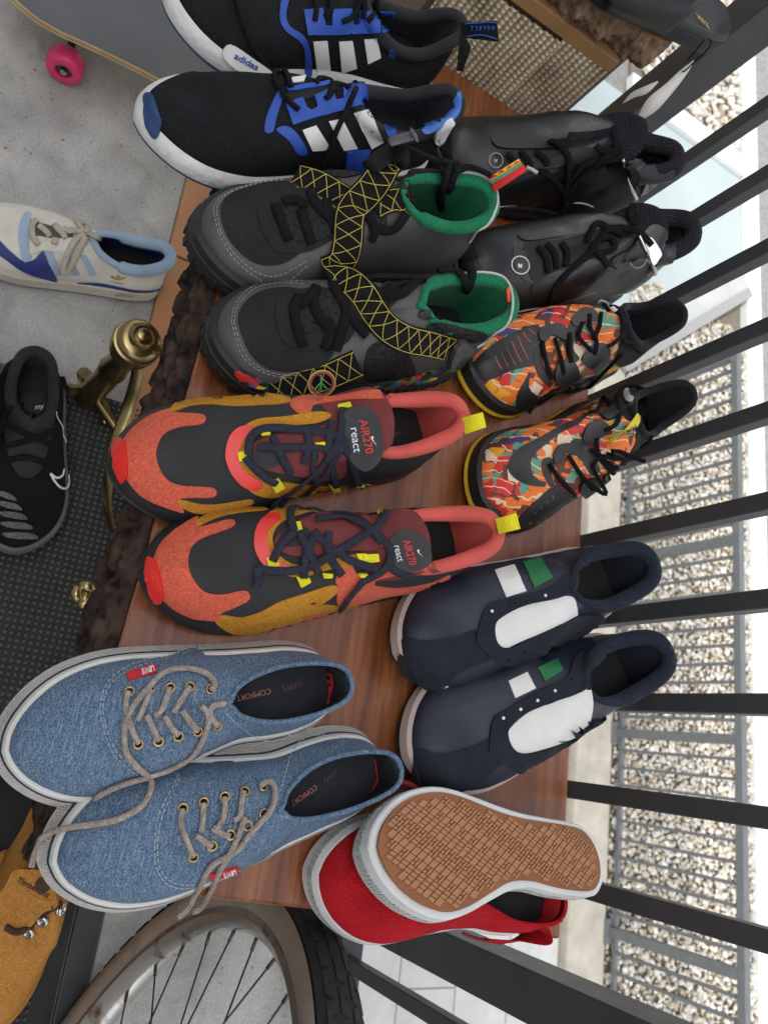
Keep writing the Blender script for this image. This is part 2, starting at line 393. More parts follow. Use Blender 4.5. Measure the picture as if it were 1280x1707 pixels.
for i in range(nX):
    a = i * 4; b = a + 4
    Ft += [(a, b, b + 2, a + 2), (a + 1, a + 3, b + 3, b + 1), (a + 2, b + 2, b + 3, a + 3), (a, a + 1, b + 1, b)]
Ft += [(0, 2, 3, 1), (nX * 4, nX * 4 + 1, nX * 4 + 3, nX * 4 + 2)]
top = obj('table_top', Vt, Ft, m_wood, tb, smooth=False); bevel(top, .003, 2)
m_bark = mat('bark', (.014, .010, .009), .7, .6, 60, 1.0, 160, col2=(.075, .046, .034), spec=.15)
def bark(u, v):
    x = XL + (right_x(.15) - .012 - XL) * u; a = v * PI * .95
    yb = front_y(x) + .0335
    n1 = noise.fractal(Vector((x * 20, v * 4.0, 2)), 1, 2, 6); n2 = noise.noise(Vector((x * 70, v * 14, 5))); n3 = abs(noise.noise(Vector((x * 34 + v * 3, v * 9, 8))))
    r = .012 + .008 * n1 + .004 * n2 - .010 * max(0, .25 - n3) * 3
    if v < .05 or v > .95: r = -.004
    y = yb - .002 - (.014 + r) * math.sin(a) ** .6; z = T - .004 - TH * .42 + (TH * .60 + .004 * n1 + .002 * n2) * math.cos(a)
    return (x, y, z)
obj('bark_edge', *grid_vf(bark, 700, 36), m_bark, tb)
# brass trestles under the slab
m_brass = mat('old_brass', (.40, .31, .14), .30, .3, 14, .1, 120, metal=1, dirt=.4)
B0, B1 = W(146, 664, .02), W(243, 556, .30)
ax = (B1 - B0); LB_ = ax.length; ax.normalize()
def ln(pr): k = LB_ / .28; return [(r * .78, h * k) for r, h in pr]
lathe('post', ln([(.012, 0), (.024, .004), (.026, .02), (.021, .03), (.022, .045), (.021, .05), (.0215, .135), (.0238, .14), (.0215, .146), (.0205, .20), (.023, .205), (.02, .21)]), B0, ax, m_brass, tb, 28)
lathe('finial', ln([(.020, .205), (.026, .208), (.028, .214), (.0245, .2145), (.0245, .217), (.032, .219), (.034, .226), (.032, .231), (.029, .232), (.029, .235), (.036, .237), (.037, .244), (.035, .249), (.0305, .25), (.0305, .2525), (.033, .254), (.031, .260), (.026, .263), (.019, .264), (.0185, .270), (.015, .274), (.0145, .2715), (.0105, .2715), (.010, .277), (.004, .279)]), B0, ax, m_brass, tb, 32)
for sx, sy in ((-.9, -.3), (.1, -.95), (.5, .8)):
    q = lambda d, z: (B0.x + sx * d, B0.y + sy * d, z)
    P = cr([q(.004, .05), q(.018, .045), q(.032, .026), q(.040, .014), q(.036, .011)], 5); tube('foot', P, [.009 + .002 * math.sin(i) for i in range(len(P))], m_brass, tb, 10)
P = [W(x, y, z) for x, y, z in cr([(232, 600, .24), (226, 640, .21), (210, 690, .17), (192, 745, .15), (182, 800, .16), (180, 850, .20), (192, 900, .27)], 8)]
tube('curved_strap', P, .0085, m_brass, tb, 8, flat=.35, up=[Vector((.5, -.5, .7))] * len(P))
P = cr([B1 - ax * .05, B1 + Vector((.02, .06, .04)), B1 + Vector((.05, .12, T - TH - B1.z))], 8); tube('bracket', P, .008, m_brass, tb, 8, flat=.4)
P = cr([tuple(B0 + ax * .03), (-.36, .19, .06), (-.32, .3, .06), (-.30, .42, .1)], 6); tube('stretcher', P, .008, m_brass, tb, 8)
for (x, y) in ((-.06, .34), (-.62, .34), (-.62, .54), (0.0, .54)):
    tube('leg', cr([(x, y + .05, T - TH), (x, y + .03, .3), (x + .01, y + .03, .12), (x, y + .01, .02), (x - .01, y - .015, .018)], 6), .013, m_brass, tb, 10)
# scroll peeping out under the bark
sc = W(138, 990, .30); P = [sc + Vector((.011 * (1 - i / 40) * math.cos(i * .35), .010 * (1 - i / 40) * math.sin(i * .35), .004 * math.sin(i))) for i in range(34)]
tube('scroll', P, .0055, m_brass, tb, 8)
# ================================================================== shoe kit
KB = [(0, 0, 0), (.008, .16, .16), (.03, .26, .265), (.07, .315, .325), (.15, .345, .37), (.25, .34, .385), (.36, .335, .40), (.46, .36, .42), (.56, .42, .45), (.66, .49, .475), (.75, .515, .47), (.84, .47, .415), (.91, .375, .315), (.96, .255, .19), (.988, .14, .075), (1, .04, -.04)]
KBN = [(x, a + (.07 if .2 < x < .6 else 0), b) for x, a, b in KB]
KBR = [(0, 0, 0), (.008, .11, .11), (.03, .205, .21), (.07, .275, .285), (.15, .33, .345), (.25, .335, .365), (.36, .315, .39)] + KB[7:]
KBS = KBR[:4] + [(.15, .285, .31), (.25, .27, .32), (.36, .235, .335), (.46, .265, .37), (.56, .36, .42), (.66, .465, .465)] + KB[10:]
LOW = [(.015, 0, .088), (.02, .06, .088), (.035, .13, .087), (.065, .185, .082), (.13, .235, .070), (.22, .25, .063), (.31, .22, .064), (.39, .14, .070), (.45, 0, .078), (.55, 0, .074), (.65, 0, .064), (.735, 0, .055), (.80, 0, .049), (.85, 0, .043), (.88, 0, .038), (.89, 0, .035)]
def inpoly(x, y, P):
    r = False; j = len(P) - 1
    for i in range(len(P)):
        if (P[i][1] > y) != (P[j][1] > y) and x < (P[j][0] - P[i][0]) * (y - P[i][1]) / (P[j][1] - P[i][1]) + P[i][0]: r = not r
        j = i
    return r
class Shoe:
    def __init__(s, name, label, cat, group, toe, heel, z, width, foot=1, top=LOW, zk=1.0, z0=(.024, .018), spring=.012, toez=.02, heelz=.085, kb=KB, wrinkle=.0007, box=.5, bul=.004, Lmax=None, roll=0):
        a, b = W(*toe, z + toez), W(*heel, z + heelz)
        s.O = Vector((b.x, b.y, z)); d = Vector((a.x - b.x, a.y - b.y, 0)); s.L = d.length
        s.X = d.normalized()
        if Lmax: s.O = Vector((a.x, a.y, z)) - s.X * Lmax; s.L = Lmax
        s.Y = Vector((0, 0, 1)).cross(s.X) * foot; s.Z = Vector((0, 0, 1)); s.foot = foot
        if roll: q = Matrix.Rotation(roll, 3, s.X); s.Y = q @ s.Y; s.Z = q @ s.Z
        s.Wd = width; s.z0k = z0; s.spring = spring; s.k = s.L / .30
        s.root = thing(name, label, cat, s.O + s.X * s.L * .45, group)
        s.surf = ([], [])
        s.bvh = None; s.K = (0, 0, 1.0); s.extra = []; s.pairs = []
        top = list(top); zq = top[12][2]
        for k, f in ((13, .992), (14, .98), (15, .97)): top[k] = (top[k][0], top[k][1], zq * f)
        st = cr([(*p, *t, 1.0 if i >= 8 else (.55 if i == 7 else (.15 if i == 6 else 0))) for i, (p, t) in enumerate(zip(kb, top))], 5)
        s.st = st; s.zk = zk; s.nopen = 8 * 5; s.wr = wrinkle; s.box = box; s.bul = bul
        s.seed = len(group or 'x') * 1.7
    def P(s, x, y, z): return s.O + s.X * x + s.Y * y + s.Z * z
    def zb(s, xf):                                       # height of the sole's upper edge
        e = max(0, (xf - .68) / .32); return s.z0k[0] + (s.z0k[1] - s.z0k[0]) * min(1, max(0, (xf - .1) / .6)) + s.spring * e * e + .004 * max(0, (.08 - xf) / .08) ** 2
    def spr(s, xf):
        e = max(0, (xf - .68) / .32); return s.spring * e * e
    def wall(s, i, sd, v, shrink=0):
        xb, ym, yl, xt, yt, zt, r = s.st[i]; L, Wd = s.L, s.Wd
        yb = (ym if sd > 0 else -yl) * Wd; z0 = s.zb(xb) - .004; zt = zt * s.zk
        yt = yt * Wd * sd
        cx = (s.st[i][1] - s.st[i][2]) * .5 * Wd * r
        yt = yt + cx * .8
        p0 = Vector((xb * L, yb, z0)); p3 = Vector((xt * L, yt, zt)); dz = zt - z0
        n = Vector(((xb - .5) * .15 * L if xb > .9 or xb < .06 else 0, yb, 0)); n = n.normalized() if n.length > 1e-6 else Vector((0, 0, 0))
        h = p0 - p3; h.z = 0
        p1 = p0 + Vector((0, 0, dz * (.42 + .16 * s.box * r))) + n * s.bul
        p2r = p3 + h * (.42 + .25 * s.box) + Vector((0, 0, .001)); p2c = p3 + h * .22 + Vector((0, 0, -.38 * dz)) + n * s.bul * .6
        p2 = p2c.lerp(p2r, r); w = 1 - v
        p = p0 * w ** 3 + p1 * 3 * w * w * v + p2 * 3 * w * v * v + p3 * v ** 3
        if shrink: p = p - n * shrink
        if s.wr:
            q = p * 38 + Vector((s.seed, 0, 0)); k = s.wr * math.sin(PI * min(1, v * 1.0))
            p = p + Vector((0, n.y * noise.noise(q), noise.noise(q + Vector((9, 4, 2))))) * k * 2
        return p
    def upper(s, mt, nv=10, name='upper'):
        N = len(s.st); V = []; F = []
        for sd in (1, -1):
            o = len(V)
            for i in range(N):
                for j in range(nv + 1): V.append(s.P(*s.wall(i, sd, j / nv)))
            for i in range(N - 1):
                for j in range(nv):
                    a = o + i * (nv + 1) + j; q = (a, a + nv + 1, a + nv + 2, a + 1); F.append(q if sd * s.foot < 0 else q[::-1])
        bm = bmesh.new(); vs = [bm.verts.new(v) for v in V]
        for f in F: bm.faces.new([vs[k] for k in f])
        bmesh.ops.remove_doubles(bm, verts=bm.verts, dist=.0003); bmesh.ops.recalc_face_normals(bm, faces=bm.faces)
        tv = [v for v in bm.verts if (v.co - s.O).dot(s.X) > .58 * s.L and (v.co - s.O).dot(s.Z) > s.zb((v.co - s.O).dot(s.X) / s.L) + .009 and not v.is_boundary]
        for _ in range(14): bmesh.ops.smooth_vert(bm, verts=tv, factor=.5, use_axis_x=True, use_axis_y=True, use_axis_z=True)
        bm.verts.index_update(); V = [v.co.copy() for v in bm.verts]; F = [tuple(v.index for v in f.verts) for f in bm.faces]; bm.free()
        # outward check
        o = obj(name, V, F, mt, s.root); s.add(V, F); s.up = o
        return o
    def add(s, V, F):
        k = len(s.surf[0]); s.surf[0].extend([Vector(v) for v in V]); s.surf[1].extend([tuple(i + k for i in f) for f in F]); s.bvh = None
    def outline(s, sc=1.0):
        N = len(s.st); return [(s.st[i][0], s.st[i][1] * s.Wd * sc) for i in range(N)] + [(s.st[i][0], -s.st[i][2] * s.Wd * sc) for i in range(N - 2, 0, -1)]
    def rings(s, prof, cap=True):
        """prof: list of (offset, z as function of xf or number, follows spring)"""
        O = [Vector((x * s.L, y, 0)) for x, y in s.outline()]; n = len(O); V = []; F = []
        nor = []
        for i in range(n):
            t = O[(i + 1) % n] - O[i - 1]; nor.append(Vector((-t.y, t.x, 0)).normalized() * -1 if False else Vector((t.y, -t.x, 0)).normalized())
        c = sum(O, Vector()) / n
        if sum((O[i] - c).dot(nor[i]) for i in range(n)) < 0: nor = [-q for q in nor]
        for off, z in prof:
            for i in range(n):
                q = O[i] + nor[i] * off; xf = O[i].x / s.L
                zz = z(xf) if callable(z) else z + s.spr(xf)
                V.append(s.P(q.x, q.y, zz))
        for j in range(len(prof) - 1):
            for i in range(n):
                a, b = j * n + i, j * n + (i + 1) % n; q = (a, b, b + n, a + n); F.append(q)
        if cap: F.append(tuple(range(n))[::-1]); F.append(tuple((len(prof) - 1) * n + i for i in range(n)))
        return V, F
    def band(s, name, prof, mt, parent=None, sharp=35):
        V, F = s.rings(prof)
        bm = bmesh.new(); vs = [bm.verts.new(v) for v in V]
        for f in F: bm.faces.new([vs[k] for k in f])
        bmesh.ops.recalc_face_normals(bm, faces=bm.faces)
        F = [tuple(v.index for v in f.verts) for f in bm.faces] if not bm.verts.index_update() else F; bm.free()
        o = obj(name, V, F, mt, parent or s.root, sharp=sharp); s.add(V, F); return o
    def zt(s, d=0): return lambda xf: s.zb(xf) + d
    def lining(s, mt, insole_mt=None, rc=.005, depth=0):
        V = []; F = []; n = s.nopen + 1; nv = 6
        for sd in (1, -1):
            o = len(V)
            for i in range(n):
                xb, ym, yl, xt, yt, zt, r = s.st[i]
                top = s.wall(i, sd, 1.0); yb = (ym if sd > 0 else -yl) * s.Wd * .78
                inner = Vector((max(.03, min(xb, .9)) * s.L, yb, s.zb(xb) + .004))
                top2 = Vector((top.x + (.006 if xt < .1 else 0), top.y * .93, top.z - .001))
                for j in range(nv + 1):
                    t = j / nv; p = top2.lerp(inner, t); p.y += (inner.y - top2.y) * .08 * math.sin(PI * t); V.append(s.P(*p))
            for i in range(n - 1):
                for j in range(nv):
                    a = o + i * (nv + 1) + j; F.append((a, a + nv + 1, a + nv + 2, a + 1))
        obj('lining', V, F, mt, s.root)
        V = []; F = []
        M = [i for i in range(len(s.st)) if s.st[i][0] < .9]
        for i in M:
            xb, ym, yl = s.st[i][:3]; x = max(.03, xb) * s.L; z = s.zb(xb) + .004
            V += [s.P(x, ym * s.Wd * .82, z), s.P(x, -yl * s.Wd * .82, z)]
        for k in range(len(M) - 1): F.append((2 * k, 2 * k + 2, 2 * k + 3, 2 * k + 1))
        s.ins = obj('insole', V, F, insole_mt or mt, s.root); s.insVF = (V, F)
    def rim(s, sub=1):
        n = s.nopen
        return [s.P(*s.wall(i, 1, 1)) for i in range(0, n + 1)] + [s.P(*s.wall(i, -1, 1)) for i in range(n - 1, 0, -1)]
    def collar(s, mt, r=.005, name='collar', rf=None, flat=1.0):
        R_ = s.rim(); rr = r
        if rf:
            n = s.nopen; xs = [s.st[i][3] for i in range(n + 1)] + [s.st[i][3] for i in range(n - 1, 0, -1)]; rr = [rf(x) for x in xs]
        V, F = sweep_vf(R_, rr, 10, True, flat); o = obj(name, V, F, mt, s.root); s.add(V, F); return o
    def tongue(s, pts, mt, name='tongue', crown=.006, th=.004, surf=True):
        """pts: (xf, z, halfwidth) from vamp end to free end"""
        Q = cr([(x * s.L, z, w) for x, z, w in pts], 5); nv = 10; V = []; F = []
        yo = .5 * (s.st[8 * 5][1] - s.st[8 * 5][2]) * s.Wd * .8
        for k in (0, 1):
            for i, (x, z, w) in enumerate(Q):
                for j in range(nv + 1):
                    t = 2 * j / nv - 1; V.append(s.P(x, yo + w * t, z - crown * t * t * 1.6 - k * th))
        n = len(Q); m_ = nv + 1
        for k in (0, 1):
            for i in range(n - 1):
                for j in range(nv):
                    a = k * n * m_ + i * m_ + j; q = (a, a + 1, a + m_ + 1, a + m_); F.append(q if k == 0 else q[::-1])
        h = n * m_
        for i in range(n - 1):
            for j in (0, nv): a = i * m_ + j; F.append((a, a + m_, a + m_ + h, a + h))
        for j in range(nv):
            for i in (0, n - 1): a = i * m_ + j; F.append((a, a + 1, a + 1 + h, a + h))
        bm = bmesh.new(); vs = [bm.verts.new(v) for v in V]
        for f in F: bm.faces.new([vs[q] for q in f])
        bmesh.ops.recalc_face_normals(bm, faces=bm.faces); bm.verts.index_update(); F = [tuple(v.index for v in f.verts) for f in bm.faces]; bm.free()
        o = obj(name, V, F, mt, s.root, sharp=60)
        if surf: s.add(V, F)
        return o
    # ---- things traced from the photograph onto the built surface
    def hit(s, x, y, guess=None):
        x, y = s.K[0] + x / s.K[2], s.K[1] + y / s.K[2]
        for q in [s] + s.extra:
            if q.bvh is None: q.bvh = BVHTree.FromPolygons(q.surf[0], q.surf[1])
        d = ray(x, y); loc, nor, _, dist = s.bvh.ray_cast(CAM, d)
        for q in s.extra:
            h = q.bvh.ray_cast(CAM, d)
            if h[0] is not None and (loc is None or h[3] < dist): loc, nor, _, dist = h
        if loc is None:
            p = CAM + d * (guess or .75)
            for _ in range(4):
                q = s.bvh.find_nearest(p); t = (q[0] - CAM).dot(d); p = CAM + d * t
            loc, nor, _, _ = q; loc = loc
            dist = (loc - CAM).length
        if nor.dot(d) > 0: nor = -nor
        return loc, nor, dist
    def plane(s, pts):
        H = [s.hit(*p) for p in pts]; c = sum((h[0] for h in H), Vector()) / len(H); n = sum((h[1] for h in H), Vector()).normalized(); n = (n * .7 + (CAM - c).normalized() * .5).normalized()
        return c + n * max(0, min(.03, max((h[0] - c).dot(n) for h in H))), n
    def onpl(s, x, y, pl_):
        d = ray(s.K[0] + x / s.K[2], s.K[1] + y / s.K[2]); return CAM + d * ((pl_[0] - CAM).dot(pl_[1]) / d.dot(pl_[1]))
    def patch(s, name, pts, mt, off=.0008, th=.0012, sub=4, step=None, parent=None, sm=True, add=False, sharp=False, flat=None):
        P = [tuple(p) for p in pts]; step = step or 6 * s.K[2]
        if sm and len(P) > 2 and not sharp: P = [(a, b) for a, b in cr(P, sub, True)]
        # resample border
        B = []
        for i in range(len(P)):
            a, b = P[i], P[(i + 1) % len(P)]; n = max(1, int(math.hypot(b[0] - a[0], b[1] - a[1]) / step + .5))
            for k in range(n): B.append((a[0] + (b[0] - a[0]) * k / n, a[1] + (b[1] - a[1]) * k / n))
        # drop near-duplicates
        B2 = []
        for p in B:
            if not B2 or math.hypot(p[0] - B2[-1][0], p[1] - B2[-1][1]) > step * .08: B2.append(p)
        B = B2
        x0, x1 = min(p[0] for p in B), max(p[0] for p in B); y0, y1 = min(p[1] for p in B), max(p[1] for p in B)
        pts2 = [Vector(p) for p in B]; y = y0 + step * .5
        while y < y1:
            x = x0 + step * .5
            while x < x1:
                if inpoly(x, y, B) and min((x - q[0]) ** 2 + (y - q[1]) ** 2 for q in B) > (step * .45) ** 2: pts2.append(Vector((x, y)))
                x += step
            y += step
        n = len(B); r = delaunay_2d_cdt(pts2, [(i, (i + 1) % n) for i in range(n)], [], 1, 1e-3)
        V = []; N = []; g = None
        if flat is True: flat = s.plane(pts)
        for v in r[0]:
            if flat: V.append(s.onpl(v.x, v.y, flat)); N.append(flat[1]); continue
            loc, nor, g = s.hit(v.x, v.y, g); V.append(loc); N.append(nor)
        return s._shell(name, V, N, [tuple(f) for f in r[2]], mt, off, th, parent, add)
    def _shell(s, name, V, N, F, mt, off, th, parent, add):
        # average normals by face to avoid tears
        A = [Vector() for _ in V]
        for f in F:
            for i in f:
                for j in f: A[i] += N[j]
        A = [a.normalized() if a.length > 0 else n for a, n in zip(A, N)]
        top = [v + a * (off + th * .5) for v, a in zip(V, A)]; bot = [v + a * (off - th) for v, a in zip(V, A)]
        n = len(V); E = {}
        F2 = []
        for f in F:
            c = (top[f[1]] - top[f[0]]).cross(top[f[2]] - top[f[0]])
            if c.dot(A[f[0]]) < 0: f = f[::-1]
            F2.append(f)
            for k in range(len(f)): E[(f[k], f[(k + 1) % len(f)])] = 1
        side = [(a, b) for (a, b) in E if (b, a) not in E]
        FF = F2 + [(b, a, a + n, b + n) for a, b in side]
        o = obj(name, top + bot, FF, mt, parent or s.root, sharp=50)
        if add: s.add(top, F2)
        return o
    def lace(s, pts, r, mt, lift=.003, flat=.55, name='lace', parent=None, sub=6, lifts=None):
        """pts: (x, y[, extra lift]) in photo pixels"""
        P = cr([(p[0], p[1], p[2] if len(p) > 2 else 0) for p in pts], sub); V = []; U = []; g = None
        for x, y, e in P:
            loc, nor, g = s.hit(x, y, g); V.append(loc + (nor * .4 - (loc - CAM).normalized() * .6).normalized() * (lift + e)); U.append(nor)
        # smooth the path a little
        for _ in range(2): V = [V[0]] + [(V[i - 1] + V[i] * 2 + V[i + 1]) / 4 for i in range(1, len(V) - 1)] + [V[-1]]; U = [U[0]] + [(U[i - 1] + U[i] + U[i + 1]).normalized() for i in range(1, len(U) - 1)] + [U[-1]]
        return tube(name, V, r, mt, parent or s.root, 8, flat=flat, up=U)
    def text(s, name, txt, org, du, dv, mt, off=.002, parent=None, sp=1.0, bold=0, flat=None):
        """du, dv: pixel vectors of one em along the line and up"""
        cu = bpy.data.curves.new('t', 'FONT'); cu.body = txt; cu.space_character = sp; cu.offset = bold; cu.resolution_u = 3
        to = bpy.data.objects.new('t', cu); C.objects.link(to); dg = bpy.context.evaluated_depsgraph_get(); dg.update()
        me = to.evaluated_get(dg).to_mesh(); vv = [v.co.copy() for v in me.vertices]; ff = [tuple(p.vertices) for p in me.polygons]
        to.evaluated_get(dg).to_mesh_clear(); bpy.data.objects.remove(to); bpy.data.curves.remove(cu)
        V = []; N = []; g = None
        for c in vv:
            if flat: V.append(s.onpl(org[0] + du[0] * c.x + dv[0] * c.y, org[1] + du[1] * c.x + dv[1] * c.y, flat)); N.append(flat[1]); continue
            loc, nor, g = s.hit(org[0] + du[0] * c.x + dv[0] * c.y, org[1] + du[1] * c.x + dv[1] * c.y, g); V.append(loc); N.append(nor)
        return s._shell(name, V, N, ff, mt, off, .0006, parent, False)
    def ring(s, x, y, r, rt, mt, name='eyelet', lift=.0015, parent=None):
        loc, nor, _ = s.hit(x, y); a = nor.orthogonal().normalized(); b = nor.cross(a)
        P = [loc + nor * lift + a * (r * math.cos(k * PI / 8)) + b * (r * math.sin(k * PI / 8)) for k in range(16)]
        o = tube(name, P, rt, mt, parent or s.root, 6, closed=True); return o
    def disc(s, x, y, r, mt, name='eyelet_hole', lift=.0022, parent=None):
        loc, nor, _ = s.hit(x, y); return lathe(name, [(r, -.001), (r, lift), (r * .8, lift + .0003)], loc, nor, mt, parent or s.root, 12)

    def stitch(s, pts, mt, r=.0004, dash=.0032, gap=.0018, lift=.0006, name='stitching', sub=8, closed=False):
        P = cr([tuple(p[:2]) for p in pts], sub, closed); V = []; g = None
        if closed: P.append(P[0])
        for x, y in P:
            loc, nor, g = s.hit(x, y, g); V.append((loc + nor * lift, nor))
        vf = []; acc = 0; on = True; seg = [V[0][0]]; up = [V[0][1]]
        for (a, na), (b, nb) in zip(V, V[1:]):
            l = (b - a).length; t = 0
            if l > .02 or l < 1e-6: seg = [b]; up = [nb]; continue
            while t < l:
                need = (dash if on else gap) - acc; st = min(need, l - t); t += st; acc += st
                p = a.lerp(b, t / l)
                if on: seg.append(p); up.append(nb)
                if acc >= (dash if on else gap) - 1e-7:
                    if on and len(seg) > 1: vf.append(sweep_vf(seg, r, 4, up=up))
                    on = not on; acc = 0; seg = [p]; up = [nb]
        if not vf: return None
        return stuff(obj(name, *merge(*vf), mt, s.root))
    def strap(s, pts, hw, mt, smt=None, name='strap', lift=.003, th=.0014, zig=.014):
        """wide band; yellow cross stitches on top"""
        P = cr([(p[0], p[1], p[2] if len(p) > 2 else 0) for p in pts], 6); V = []; U = []; g = None
        for x, y, e in P:
            loc, nor, g = s.hit(x, y, g); V.append(loc + (nor * .5 - (loc - CAM).normalized() * .5).normalized() * (lift + e)); U.append((nor * .5 - (loc - CAM).normalized() * .6).normalized())
        for _ in range(4): V = [V[0]] + [(V[i - 1] + V[i] * 2 + V[i + 1]) / 4 for i in range(1, len(V) - 1)] + [V[-1]]; U = [U[0]] + [(U[i - 1] + U[i] + U[i + 1]).normalized() for i in range(1, len(U) - 1)] + [U[-1]]
        n = len(V); R_ = []; L_ = []; UU = []
        for i in range(n):
            t = (V[min(i + 1, n - 1)] - V[max(i - 1, 0)]).normalized(); u = (U[i] - t * U[i].dot(t)).normalized(); sd = t.cross(u); R_.append(sd); UU.append(u)
        ver = []; F = []
        for i in range(n):
            for q, z in ((-1, 0), (-.5, th), (0, th * 1.1), (.5, th), (1, 0), (.9, -th), (-.9, -th)): ver.append(V[i] + R_[i] * hw * q + UU[i] * z)
        for i in range(n - 1):
            for k in range(7): a, b = i * 7 + k, i * 7 + (k + 1) % 7; F.append((a, b, b + 7, a + 7))
        F += [tuple(range(7)), tuple(range((n - 1) * 7, n * 7))[::-1]]
        o = obj(name, ver, F, mt, s.root, sharp=60); s.add(ver, F)
        if smt:
            d = [0]
            for i in range(1, n): d.append(d[-1] + (V[i] - V[i - 1]).length)
            def at(x, q):
                x = min(max(x, 0), d[-1] - 1e-6); i = next(k for k in range(1, n) if d[k] >= x - 1e-9); t = (x - d[i - 1]) / max(1e-9, d[i] - d[i - 1])
                return V[i - 1].lerp(V[i], t) + R_[i].lerp(R_[i - 1], 1 - t) * hw * q + UU[i] * th * 1.25
            vf = []
            for ph in (0, 1):
                x = 0; q = -1 if ph else 1
                while x < d[-1] - zig * .3:
                    vf.append(sweep_vf([at(x + (zig * k / 5), (q * (1 - 2 * k / 5)) * .86) for k in range(6)], .00042, 4)); x += zig; q = -q
            for q in (-.86, .86): vf.append(sweep_vf([at(d[-1] * k / 24, q) for k in range(25)], .0004, 4))
            obj('cross_stitch', *merge(*vf), smt, o)
        return o
    def loop(s, quad, mt, th=.0012, name='pull_tab', depth=None):
        """folded ribbon standing off the shoe: near edge quad[0],quad[3] sits on it, far edge quad[1],quad[2]"""
        a, na, g = s.hit(*quad[0]); d_, nd, g2 = s.hit(*quad[3]); g = depth or (g + g2) / 2 - .004
        def at(p, e=0):
            return CAM + ray(s.K[0] + p[0] / s.K[2], s.K[1] + p[1] / s.K[2]) * (g + e)
        A, B, Cc, D = [at(q) for q in quad]; nrm = (B - A).cross(D - A).normalized(); V = []; F = []
        if nrm.dot(CAM - A) < 0: nrm = -nrm
        n = 10
        for k in range(2 * n + 1):                       # down one side, round the end, back underneath
            t = k / n
            if t <= 1: u = t; h = .0035 * math.sin(PI * min(1, t)) + .004 * (1 - t) * 0
            else: u = 2 - t; h = -.0045 * math.sin(PI * min(1, u)) - .0015
            for e in (0, th):
                for P0, P1 in ((A, B), (D, Cc)): V.append(P0.lerp(P1, u) + nrm * (h - e))
        for k in range(2 * n):
            a = k * 4; b = a + 4; F += [(a, b, b + 1, a + 1), (a + 2, a + 3, b + 3, b + 2), (a, a + 2, b + 2, b), (a + 1, b + 1, b + 3, a + 3)]
        o = obj(name, V, F, mt, s.root, sharp=50); s.add(V, F); return o
    def wallpatch(s, name, lo, hi, v0, v1, sd, mt, off=.0014):
        """panel on one side of the shoe: station range lo at height v0, hi at height v1"""
        xs = [q[0] for q in s.st]
        def pt(xf, v):
            i = next(k for k in range(1, len(xs)) if xs[k] >= xf); t = (xf - xs[i - 1]) / (xs[i] - xs[i - 1]); return s.wall(i - 1, sd, v).lerp(s.wall(i, sd, v), t)
        def f(u, v, o=off):
            a = lo[0] + (lo[1] - lo[0]) * u; b = hi[0] + (hi[1] - hi[0]) * u; x = a + (b - a) * v; vv = v0 + (v1 - v0) * v
            p = pt(x, vv); n = (pt(x + .01, vv) - p).cross(pt(x, min(1, vv + .03)) - p).normalized()
            if n.y * sd < 0: n = -n
            return s.P(*(p + n * o))
        V, F = grid_vf(f, 6, 8); V2, F2 = grid_vf(lambda u, v: f(u, v, off - .0016), 6, 8); m_ = len(V)
        E_ = {}
        for q in F:
            for k in range(4): E_[(q[k], q[(k + 1) % 4])] = 1
        F = F + [(b, a, a + m_, b + m_) for a, b in E_ if (b, a) not in E_]
        return obj(name, V + V2, F, mt, s.root, sharp=50)
    def mirror_to(s, B, objs):
        out = []
        for o in objs:
            b = base_of(o); V = []
            for v in o.data.vertices:
                p = v.co + b - s.O; V.append(B.P(p.dot(s.X) * B.L / s.L, p.dot(s.Y), p.dot(s.Z)))
            F = [tuple(f.vertices)[::-1] for f in o.data.polygons]
            q = obj(o.name.split('.')[0], V, F, o.data.materials[0], B.root, sharp=50); out.append(q)
            if 'kind' in o: q['kind'] = o['kind']
        return out
# ================================================================== shoes on the table
TT = T + .0008
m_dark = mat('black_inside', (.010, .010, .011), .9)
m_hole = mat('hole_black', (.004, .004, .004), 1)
def mk(name, label, group, cat='shoe', **k): return Shoe(name, label, cat, group, **k)
# ------------------------------------------------ blue denim sneakers
DEN = [(.012, 0, .066), (.016, .06, .066), (.03, .12, .065), (.06, .17, .062), (.13, .215, .056), (.22, .225, .052), (.31, .19, .054), (.39, .11, .062), (.44, 0, .069), (.55, 0, .068), (.65, 0, .061), (.735, 0, .054), (.80, 0, .049), (.86, 0, .044), (.90, 0, .039), (.915, 0, .036)]
m_denim = mat('denim', (.046, .105, .19), .9, .25, 14, .5, 330, kind='denim', sheen=.2)
m_rubw = mat('white_rubber', (.70, .69, .64), .5, .06, 30, .1, 200, dirt=.12)
m_rubt = mat('textured_rubber', (.76, .73, .69), .6, .08, 30, 1.0, 170, kind='weave', dirt=.2)
m_navyline = mat('navy_line', (.02, .028, .06), .5)
m_rope = mat('taupe_lace', (.58, .49, .43), .85, .2, 200, 1.0, 260, kind='weave')
m_eye = mat('eyelet_brass', (.45, .33, .16), .35, .2, 60, 0, 100, metal=1)
m_red = mat('red_tab', (.55, .015, .03), .7, .1, 100, .2, 500)
m_whp = mat('white_print', (.8, .8, .8), .6)
m_stw = mat('pale_thread', (.42, .5, .55), .8)
m_redl = mat('red_lining', (.55, .02, .035), .8)
